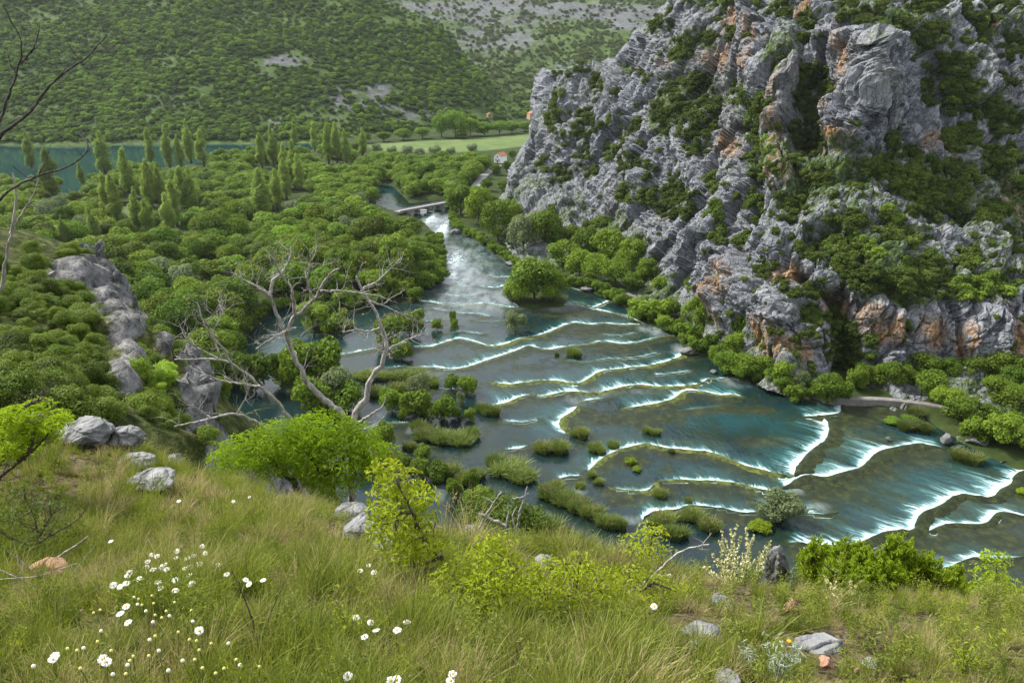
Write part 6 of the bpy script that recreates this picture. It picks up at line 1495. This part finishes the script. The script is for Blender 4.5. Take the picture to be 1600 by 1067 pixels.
# juniper: sprigs of short needles
def sprigs(name, lab, base, L, Y, n, mat, seed, hgt=.09):
    z = np.random.default_rng(seed); loc = np.array(PY(base[0], base[1], Y)); o = link(name, None, loc=loc); tag(o, lab, 'bush')
    B = np.array(clumps(L, Y)); B[:, :3] -= loc; pts, nr, paths = [], [], []
    w = B[:, 3] * B[:, 5]; w = w / w.sum()
    for _ in range(n):
        b = B[z.choice(len(B), p=w)]; d = z.normal(size=3); d[2] = abs(d[2]) * .9 + .1; d[1] -= .4; d /= np.linalg.norm(d); c = b[:3] + d * b[3:] * z.uniform(.6, 1.05)
        ax = d * .6 + (0, 0, 1.0) + z.normal(0, .25, 3); ax /= np.linalg.norm(ax); h = hgt * z.uniform(.6, 1.3)
        paths.append((np.stack([c - ax * h, c + ax * h * .8]), np.array([.003, .001])))
        m = 70; u = z.random(m); sd = z.normal(size=(m, 3)); sd -= (sd @ ax)[:, None] * ax; sd /= np.linalg.norm(sd, axis=1, keepdims=True)
        pts.append(c + ax * ((u * 1.7 - .9) * h)[:, None] + sd * (.024 * (1.15 - u))[:, None]); nd = sd * .8 + ax * .9; nr.append(np.cross(nd, z.normal(size=(m, 3))))
        # needles point outward: build their quads from direction
    pts = np.concatenate(pts); nr = np.concatenate(nr); nr /= np.linalg.norm(nr, axis=1, keepdims=True) + 1e-9
    link('needles', np_mesh(name + '_needles', leaf_quads(pts, nr, .016, z, .38), np.arange(len(pts) * 4).reshape(-1, 4), [mat], False, {'tone': np.repeat(np.clip(z.normal(.5, .3, len(pts)), 0, 1), 4)}), o)
    for b in B: paths.append((np.stack([np.zeros(3), b[:3] * .5 + z.normal(0, .05, 3), b[:3]]), np.array([.014, .008, .003])))
    link('stems', tube_mesh(name + '_stems', paths, M_twig, 5), o)
sprigs('juniper_bush', 'broad bright green juniper bush at the right of the slope', (1390,985), [(1265,866,22,10),(1290,885,34,18),(1330,870,30,14),(1315,905,36,18),(1400,862,22,14),(1380,895,36,20),(1430,880,26,14),(1420,920,40,20),(1470,905,28,16),(1490,925,26,14),(1460,945,40,18),(1380,935,40,20),(1330,935,34,16),(1500,950,24,12),(1440,965,36,12),(1270,900,20,14)], 3.9, 760, M_juniper, 301)
sprigs('small_juniper', 'small juniper bush at the extreme right edge', (1590,1000), [(1585,960,26,14),(1600,985,30,14),(1560,985,20,10),(1620,970,26,14)], 3.7, 170, M_juniper, 302)
# cream flowering spikes
def spikes(name, lab, base, tops, Y, seed, dens=80):
    z = np.random.default_rng(seed); loc = np.array(PY(base[0], base[1], Y)); o = link(name, None, loc=loc); tag(o, lab, 'flowering shrub', 'cream flowered shrubs on the slope edge')
    paths, fl_p, lf = [], [], []
    for tx, ty in tops:
        t0 = np.array(PY(base[0] + z.normal(0, 8), base[1], Y + z.normal(0, .05))); t1 = np.array(PY(tx, ty, Y + z.normal(0, .16))); m = (t0 + t1) / 2 + z.normal(0, .02, 3)
        P_ = resample(np.stack([t0, m, t1]), .02); paths.append((P_ - loc, np.linspace(.004, .0012, len(P_))))
        for j in range(dens):
            u = z.uniform(.38, 1.0); c = P_[int(u * (len(P_) - 1))] + z.normal(0, .013 * (1.25 - u), 3); fl_p.append(c - loc)
        for j in range(22): u = z.uniform(.05, .75); lf.append(P_[int(u * (len(P_) - 1))] + z.normal(0, .018, 3) - loc)
    for nm, arr, sz, mt, asp in (('flowers', np.array(fl_p), .0095, M_cream, .8), ('leaves', np.array(lf), .010, M_grass, .3)):
        nn = z.normal(size=arr.shape); nn /= np.linalg.norm(nn, axis=1, keepdims=True)
        link(nm, np_mesh(nm, leaf_quads(arr, nn, sz, z, asp), np.arange(len(arr) * 4).reshape(-1, 4), [mt], False, {'tone': np.repeat(z.random(len(arr)), 4)}), o)
    link('stems', tube_mesh('stems', paths, M_stem, 4), o)
z = np.random.default_rng(8)
spikes('cream_shrub', 'tall cream flowered shrub standing against the dark water', (1150,955), [(1128,826),(1140,822),(1152,818),(1166,824),(1178,834),(1122,842),(1134,838),(1158,834),(1172,846),(1112,862),(1188,858),(1198,848),(1105,882),(1120,870),(1145,850),(1162,860),(1182,872),(1204,842),(1098,884),(1130,880),(1150,876),(1172,880),(1110,902),(1140,900),(1165,900),(1188,888)], 3.75, 401)
spikes('cream_shrub', 'lower cream flowered shrub in front of the juniper', (1320,985), [(1288,898),(1296,910),(1304,902),(1315,915),(1326,905),(1338,912),(1348,924),(1300,925),(1320,930),(1340,935),(1354,940),(1292,930),(1285,948),(1310,945),(1352,958),(1330,905)], 3.2, 402, 60)
spikes('cream_shrub', 'sparse pale spikes left of the tall cream shrub', (1085,955), [(1066,895),(1078,890),(1092,900),(1060,910),(1100,910)], 3.7, 403, 40)
# silvery plant and budding herbs
def sprays(name, lab, base, Y, n, h, mat, seed, leaf=.012, asp=.3, cat='plant'):
    z = np.random.default_rng(seed); loc = on_hill(*base, 1.2, 12.01); o = link(name, None, loc=loc); tag(o, lab, cat); paths, L = [], []
    for i in range(n):
        a = z.uniform(0, 6.28); l = z.uniform(.1, .55); P_ = np.stack([(math.cos(a) * l * h * u * u, math.sin(a) * l * h * u * u, h * u * z.uniform(.9, 1.0)) for u in np.linspace(0, 1, 8)]) * z.uniform(.6, 1.1)
        paths.append((P_, np.linspace(.0022, .0008, 8)))
        for j in range(26): L.append(P_[z.integers(1, 8)] + z.normal(0, .012, 3))
    L = np.array(L); nn = z.normal(size=L.shape); nn /= np.linalg.norm(nn, axis=1, keepdims=True)
    link('leaves', np_mesh(name + '_leaves', leaf_quads(L, nn, leaf, z, asp), np.arange(len(L) * 4).reshape(-1, 4), [mat], False, {'tone': np.repeat(z.random(len(L)), 4)}), o)
    link('stems', tube_mesh(name + '_stems', paths, mat if False else M_stem, 4), o)
sprays('silvery_plant', 'silvery grey leaved plant at the lower edge', (1215, 1066), 2, 14, .14, M_silver, 501)
sprays('silvery_plant', 'small silvery plant beside the white flat rock', (1160, 1040), 2, 7, .08, M_silver, 502)
sprays('yellow_herb', 'yellow-green budding herb left of the stemmed sapling', (548, 1020), 2, 7, .26, M_yellow, 503, .007, .6)
sprays('yellow_herb', 'yellow-green budding herb at the lower right corner', (1500, 1066), 2, 8, .24, M_yellow, 504, .007, .6)
sprays('green_herb', 'soft green feathery herb near the lower edge', (1020, 1050), 2, 12, .16, M_grass, 505, .010, .25)
# herbs mixed into the grass
_h = {o.name.split('.')[0]: o for o in bpy.data.objects if o.name in ('green_herb', 'yellow_herb', 'silvery_plant.001')}
x, y, z, px, py = slope_points(3200, lambda a, b: np.clip(.9 - .5 * bare(a, b), 0, 1))
s_ = r.uniform(.5, 1.25, len(x)); half = r.random(len(x)) < .68
scatter_stuff('meadow_herbs', np.stack([x, y, z], -1)[half], s_[half], r.uniform(0, 6.28, half.sum()), [_h['green_herb'].children[0]], 'soft leafy herbs mixed into the grass')
scatter_stuff('budding_herbs', np.stack([x, y, z], -1)[~half], s_[~half] * .5, r.uniform(0, 6.28, (~half).sum()), [_h['yellow_herb'].children[0]], 'yellowish budding herbs mixed into the grass', (.8, .8, .9))
# dead wood
def wood(name, lab, paths_px, Y, mat=M_dead, tw=0, tl=.1, cat='dead branch'):
    loc = np.array(PY(*paths_px[0][0][0], Y)); o = link(name, None, loc=loc); tag(o, lab, cat)
    ms = [limb(a, Y, w0, w1, q) for a, w0, w1 in paths_px]; link('stem', tube_mesh(name + '_stem', local(ms[:1], loc), mat, 6), o)
    t = ms[1:]
    if tw:
        for m_ in ms: t = t + twigs(m_, q, tw, tl, .0022, 2, None)
    if t: tag(link('twigs', tube_mesh(name + '_twigs', local(t, loc), mat, 5), o), kind='stuff')
wood('fallen_branch', 'long grey curving branch lying over the slope edge', [([(885,962),(925,960),(960,948),(985,928),(1010,908),(1040,880),(1062,860),(1090,853),(1108,850)], 2.6, 1.2), ([(1095,853),(1106,840),(1112,832)], .9, .4), ([(1085,854),(1098,860),(1110,858)], .8, .3), ([(1050,868),(1045,850)], .8, .3), ([(885,962),(860,985),(820,990)], 2, .8)], 3.0, tw=2, tl=.06)
wood('dead_branches', 'white dead branches sticking up at the slope edge', [([(745,830),(762,800),(775,780),(783,768)], 2.2, .9), ([(747,802),(770,812),(790,822)], 3.2, 2.6), ([(770,785),(760,778),(752,776)], 1.2, .5), ([(808,830),(812,800),(820,775),(824,760)], 2.0, .9), ([(800,778),(815,778),(826,770)], 1.4, .8), ([(805,825),(800,805),(808,790)], 1.4, .6), ([(792,820),(795,800),(794,784)], 1.6, 1.0), ([(785,830),(800,824),(790,815)], 1.2, .5)], 5.3)
wood('dry_twigs', 'dry leafless twigs standing in the lower meadow', [([(408,1080),(405,1040),(402,1000),(392,960),(372,910),(362,892)], 2.2, .7), ([(418,1080),(415,1030),(412,985),(430,940),(450,900)], 1.8, .4), ([(420,1010),(445,985),(470,955)], 1.2, .4), ([(440,1080),(460,1035),(480,1005),(510,955)], 1.4, .4), ([(420,1015),(440,1025),(455,1030)], 1.2, .5), ([(404,1000),(385,975),(376,950)], 1, .3)], 1.95, M_twig)
wood('dark_stick', 'dark bent stick pointing right at the left edge', [([(0,830),(30,848),(55,852),(80,835),(110,820),(128,805),(133,796)], 2.2, .8), ([(75,838),(82,828)], 1, .5)], 3.4, M_twig)
wood('pale_stick', 'pale straight stick lying in the dry grass', [([(52,908),(75,880),(98,864),(125,848),(139,836)], 2.2, .8)], 3.1)
wood('curved_twig', 'thin curved pale twig at the left edge', [([(20,828),(18,805),(20,790),(16,772)], 1.2, .6)], 3.6)
wood('stalk_tangle', 'tangle of dry brown stems in the left corner', [([(0,905),(60,900),(120,880)], .9, .5), ([(0,940),(50,930),(130,918)], .9, .5), ([(30,870),(40,920),(35,960)], .8, .4), ([(0,890),(80,925),(150,960)], .8, .4), ([(90,960),(110,900),(150,850)], .8, .4), ([(0,960),(60,955),(100,965)], .8, .4), ([(60,985),(75,930),(60,880)], .8, .4), ([(10,860),(70,905),(100,945)], .8, .4)], 2.75, M_dead)

# ---- flowers
def flower_spot(px_, py_, lift):
    g = on_hill(px_, py_, 1.2, 12.01); d = np.array([0, 0, CAMZ]); t = 1 - lift
    h = d + (g - d) * t; return h, float(near_z(h[0], h[1]))
def petal_mesh(seed, n=19, R=.021, cup=.1):
    z = np.random.default_rng(seed); V, Fq = [], []
    for i in range(n):
        a = 6.283 * i / n + z.normal(0, .06); c_, s_ = math.cos(a), math.sin(a); w = .0034 * z.uniform(.85, 1.15); L_ = R * z.uniform(.9, 1.08); dz = z.normal(0, .0016)
        for u, ww, zz in ((.25, .6, 0), (.6, 1.0, cup * .006), (.9, .85, -.001 + dz), (1.0, .35, -.002 + dz)):
            V += [(c_ * L_ * u - s_ * w * ww, s_ * L_ * u + c_ * w * ww, zz), (c_ * L_ * u + s_ * w * ww, s_ * L_ * u - c_ * w * ww, zz)]
        b = i * 8; Fq += [(b, b + 1, b + 3, b + 2), (b + 2, b + 3, b + 5, b + 4), (b + 4, b + 5, b + 7, b + 6)]
    return np_mesh('petals', V, np.array(Fq), [M_petal], False)
def dome(name, R, h, mat, sq=8):
    V = [(0, 0, h)]; Fq, T = [], []
    for j, (u, zz) in enumerate(((.5, .8), (.85, .4), (1, 0), (.8, -.4))):
        for i in range(sq): V.append((R * u * math.cos(6.283 * i / sq), R * u * math.sin(6.283 * i / sq), h * zz))
    T = [(0, 1 + i, 1 + (i + 1) % sq) for i in range(sq)]
    for j in range(3):
        for i in range(sq): a, b = 1 + j * sq + i, 1 + j * sq + (i + 1) % sq; Fq.append((a, a + sq, b + sq, b))
    return np_mesh(name, V, [np.array(Fq), np.array(T)], [mat])
PET = [petal_mesh(i) for i in range(4)]; DISC = dome('disc', .0062, .004, M_disc)
stem1 = tube_mesh('stem', [(np.array([[0, 0, 0], [.012, .006, -.5], [.0, .0, -1]]), np.array([.0014, .0016, .002]))], M_stem, 4)
def daisy(px_, py_, lab, group, s=1.0, lift=.14):
    h, gz = flower_spot(px_, py_, lift); o = link('daisy', None, loc=h); tag(o, lab, 'daisy', group)
    to = np.array([0, 0, CAMZ]) - h; tilt = Vector((to[0] * .08 + q.normal(0, .25), to[1] * .08 + q.normal(0, .25) - .1, 1.1)).normalized()
    rot = tilt.to_track_quat('Z', 'Y')
    hd = link('petals', PET[q.integers(0, 4)], o); hd.rotation_euler = rot.to_euler(); hd.scale = (s * q.uniform(.9, 1.1),) * 3
    dc = link('disc', DISC, o); dc.rotation_euler = rot.to_euler(); dc.scale = (s * .95,) * 3; dc.location = rot @ Vector((0, 0, .001))
    st = link('stem', stem1, o); st.scale = (1, 1, max(.03, h[2] - gz + .02)); st.location = rot @ Vector((0, 0, -.004)); st.rotation_euler.z = q.uniform(0, 6)
c1 = lambda L: [(a / 2.907, 700 + b / 2.907) for a, b in L]; c2 = lambda L: [(525 + a / 2.907, 700 + b / 2.907) for a, b in L]
dense = sorted(c1([(690,483),(670,515),(665,540),(695,550),(750,527),(757,550),(590,565),(580,580),(632,592),(545,628),(575,612),(718,607),(727,635),(797,597),(797,645),(858,577),(870,615),(803,468),(800,497),(850,500),(880,488),(860,540),(905,527),(712,490),(842,545),(735,540)]))
for i_, (px_, py_) in enumerate(dense):
    w_ = ORDL[i_] if i_ < 13 else ORDL[len(dense) - 1 - i_].replace('left', 'right')
    daisy(px_, py_, f'white daisy in the dense patch, {w_} of its flowers', 'daisies of the dense patch', .66, .15)
for (px_, py_), lab in zip(c1([(503,422),(515,622),(918,445),(932,477),(987,530),(1030,572),(1117,597),(1130,617),(1195,598),(573,718),(545,750),(580,790),(250,943),(240,958),(468,957),(485,970),(905,828),(1133,222),(1060,242),(812,240),(1580,1035)]) + c2([(92,768),(158,790),(182,825),(130,855),(278,825),(322,788),(250,1055),(275,1050),(530,1023),(520,1055),(148,532),(110,555),(172,565),(1445,718),(1470,370),(1515,455)]),
    ['lone white daisy above and left of the dense patch', 'leftmost daisy of the patch at its lower side', 'topmost daisy of the patch', 'daisy just under the topmost one', 'daisy at the right rim of the patch', 'daisy right of the patch over the dry twigs', 'upper of two daisies close together right of the patch', 'lower of two daisies close together right of the patch', 'rightmost daisy of the patch row', 'double daisy head below the patch', 'half open daisy below the patch', 'bright daisy head above the budding stalks', 'daisy near the lower left corner', 'daisy touching the lower left corner one', 'daisy above the lower edge left of the buds', 'daisy bud touching the lower edge daisy', 'half hidden daisy among the budding stalks', 'small daisy under the bright bush', 'small flat daisy left under the bright bush', 'small daisy by the pale boulder', 'large daisy at the lower edge under the yellow herb', 'daisy left in the group under the sapling', 'second daisy in the group under the sapling', 'small daisy in the group under the sapling', 'lowest daisy in the group under the sapling', 'daisy right in the group under the sapling', 'daisy at the upper right of the sapling group', 'daisy cut by the lower edge', 'daisy beside the one cut by the lower edge', 'upper daisy of the pair at the lower edge', 'lower daisy of the pair at the lower edge', 'small upper daisy by the ledge rock', 'small left daisy by the ledge rock', 'small right daisy by the ledge rock', 'lone daisy on the right bare slope', 'daisy above the small sapling against the water', 'daisy right of the small sapling']):
    daisy(px_, py_, lab, 'scattered daisies on the near slope', .64)
BUD = dome('bud', .0052, .006, M_bud, 6); BUDC = dome('bud', .0062, .007, M_budc, 6)
zb = np.random.default_rng(19)
buds = c1([(608,678),(630,685),(690,670),(625,710),(645,712),(698,705),(663,740),(793,700),(755,740),(770,762),(705,758),(870,737),(876,787),(455,735),(425,748),(460,830),(810,835),(705,853),(680,870),(893,875),(960,887),(1038,887),(443,878),(505,920),(722,920),(677,943),(350,918),(380,908),(605,945),(590,965),(580,985),(905,917),(885,960),(513,1027),(572,1025),(1073,960),(1090,985),(1018,1000),(980,1022),(765,1010),(365,1000),(307,910),(152,990),(1180,992),(920,998),(695,790),(735,770),(860,870),(830,965)])
for i, (px_, py_) in enumerate(buds):
    h, gz = flower_spot(px_, py_, .14); o = link('flower_bud', None, loc=h); tag(o, 'round unopened flower bud on a thin stalk among the daisies', 'flower bud', 'unopened buds on thin stalks')
    link('bud', BUDC if i % 3 == 0 else BUD, o); st = link('stem', stem1, o); st.scale = (1, 1, max(.03, h[2] - gz + .02)); st.rotation_euler.z = zb.uniform(0, 6)
UMB = dome('flower_head', .011, .004, M_petal, 7)
for i, (px_, py_) in enumerate([(452,777),(447,782),(455,785),(462,780),(470,782),(450,795),(458,798),(480,787),(488,784),(440,805),(446,812),(468,790),(475,798),(436,798),(432,807),(505,800),(500,806),(430,785)]):
    h, gz = flower_spot(px_, py_, .05); o = link('white_flower', None, loc=h); tag(o, 'tiny flat white flower head in the drift under the bright bush', 'white flower', 'tiny white flowers under the bright bush')
    link('flower_head', UMB, o); st = link('stem', stem1, o); st.scale = (1, 1, max(.03, h[2] - gz + .02)); st.rotation_euler.z = zb.uniform(0, 6)
PUR = dome('flower_head', .008, .010, M_purple, 6)
for (px_, py_), lab in zip([(192,785),(200,780),(236,767),(355,825),(386,845),(128,955),(300,782)], ['purple flower left of the pale boulder', 'second purple flower left of the pale boulder', 'purple flower at the lower right of the pale boulder', 'purple flower in the middle grass', 'pink flower right of the middle grass', 'pink flower in the dark left corner', 'purple flower right of the pale boulder']):
    h, gz = flower_spot(px_, py_, .05); o = link('purple_flower', None, loc=h); tag(o, lab, 'flower', 'purple flowers in the grass')
    link('flower_head', PUR, o); st = link('stem', stem1, o); st.scale = (1, 1, max(.03, h[2] - gz + .02))
h, gz = flower_spot(1233, 1001, .04); o = link('yellow_flower', None, loc=h); tag(o, 'single bright yellow flower on the right of the slope', 'flower')
hd = link('flower_head', dome('flower_head', .009, .004, M_disc, 8), o); st = link('stem', stem1, o); st.scale = (1, 1, max(.03, h[2] - gz + .02))
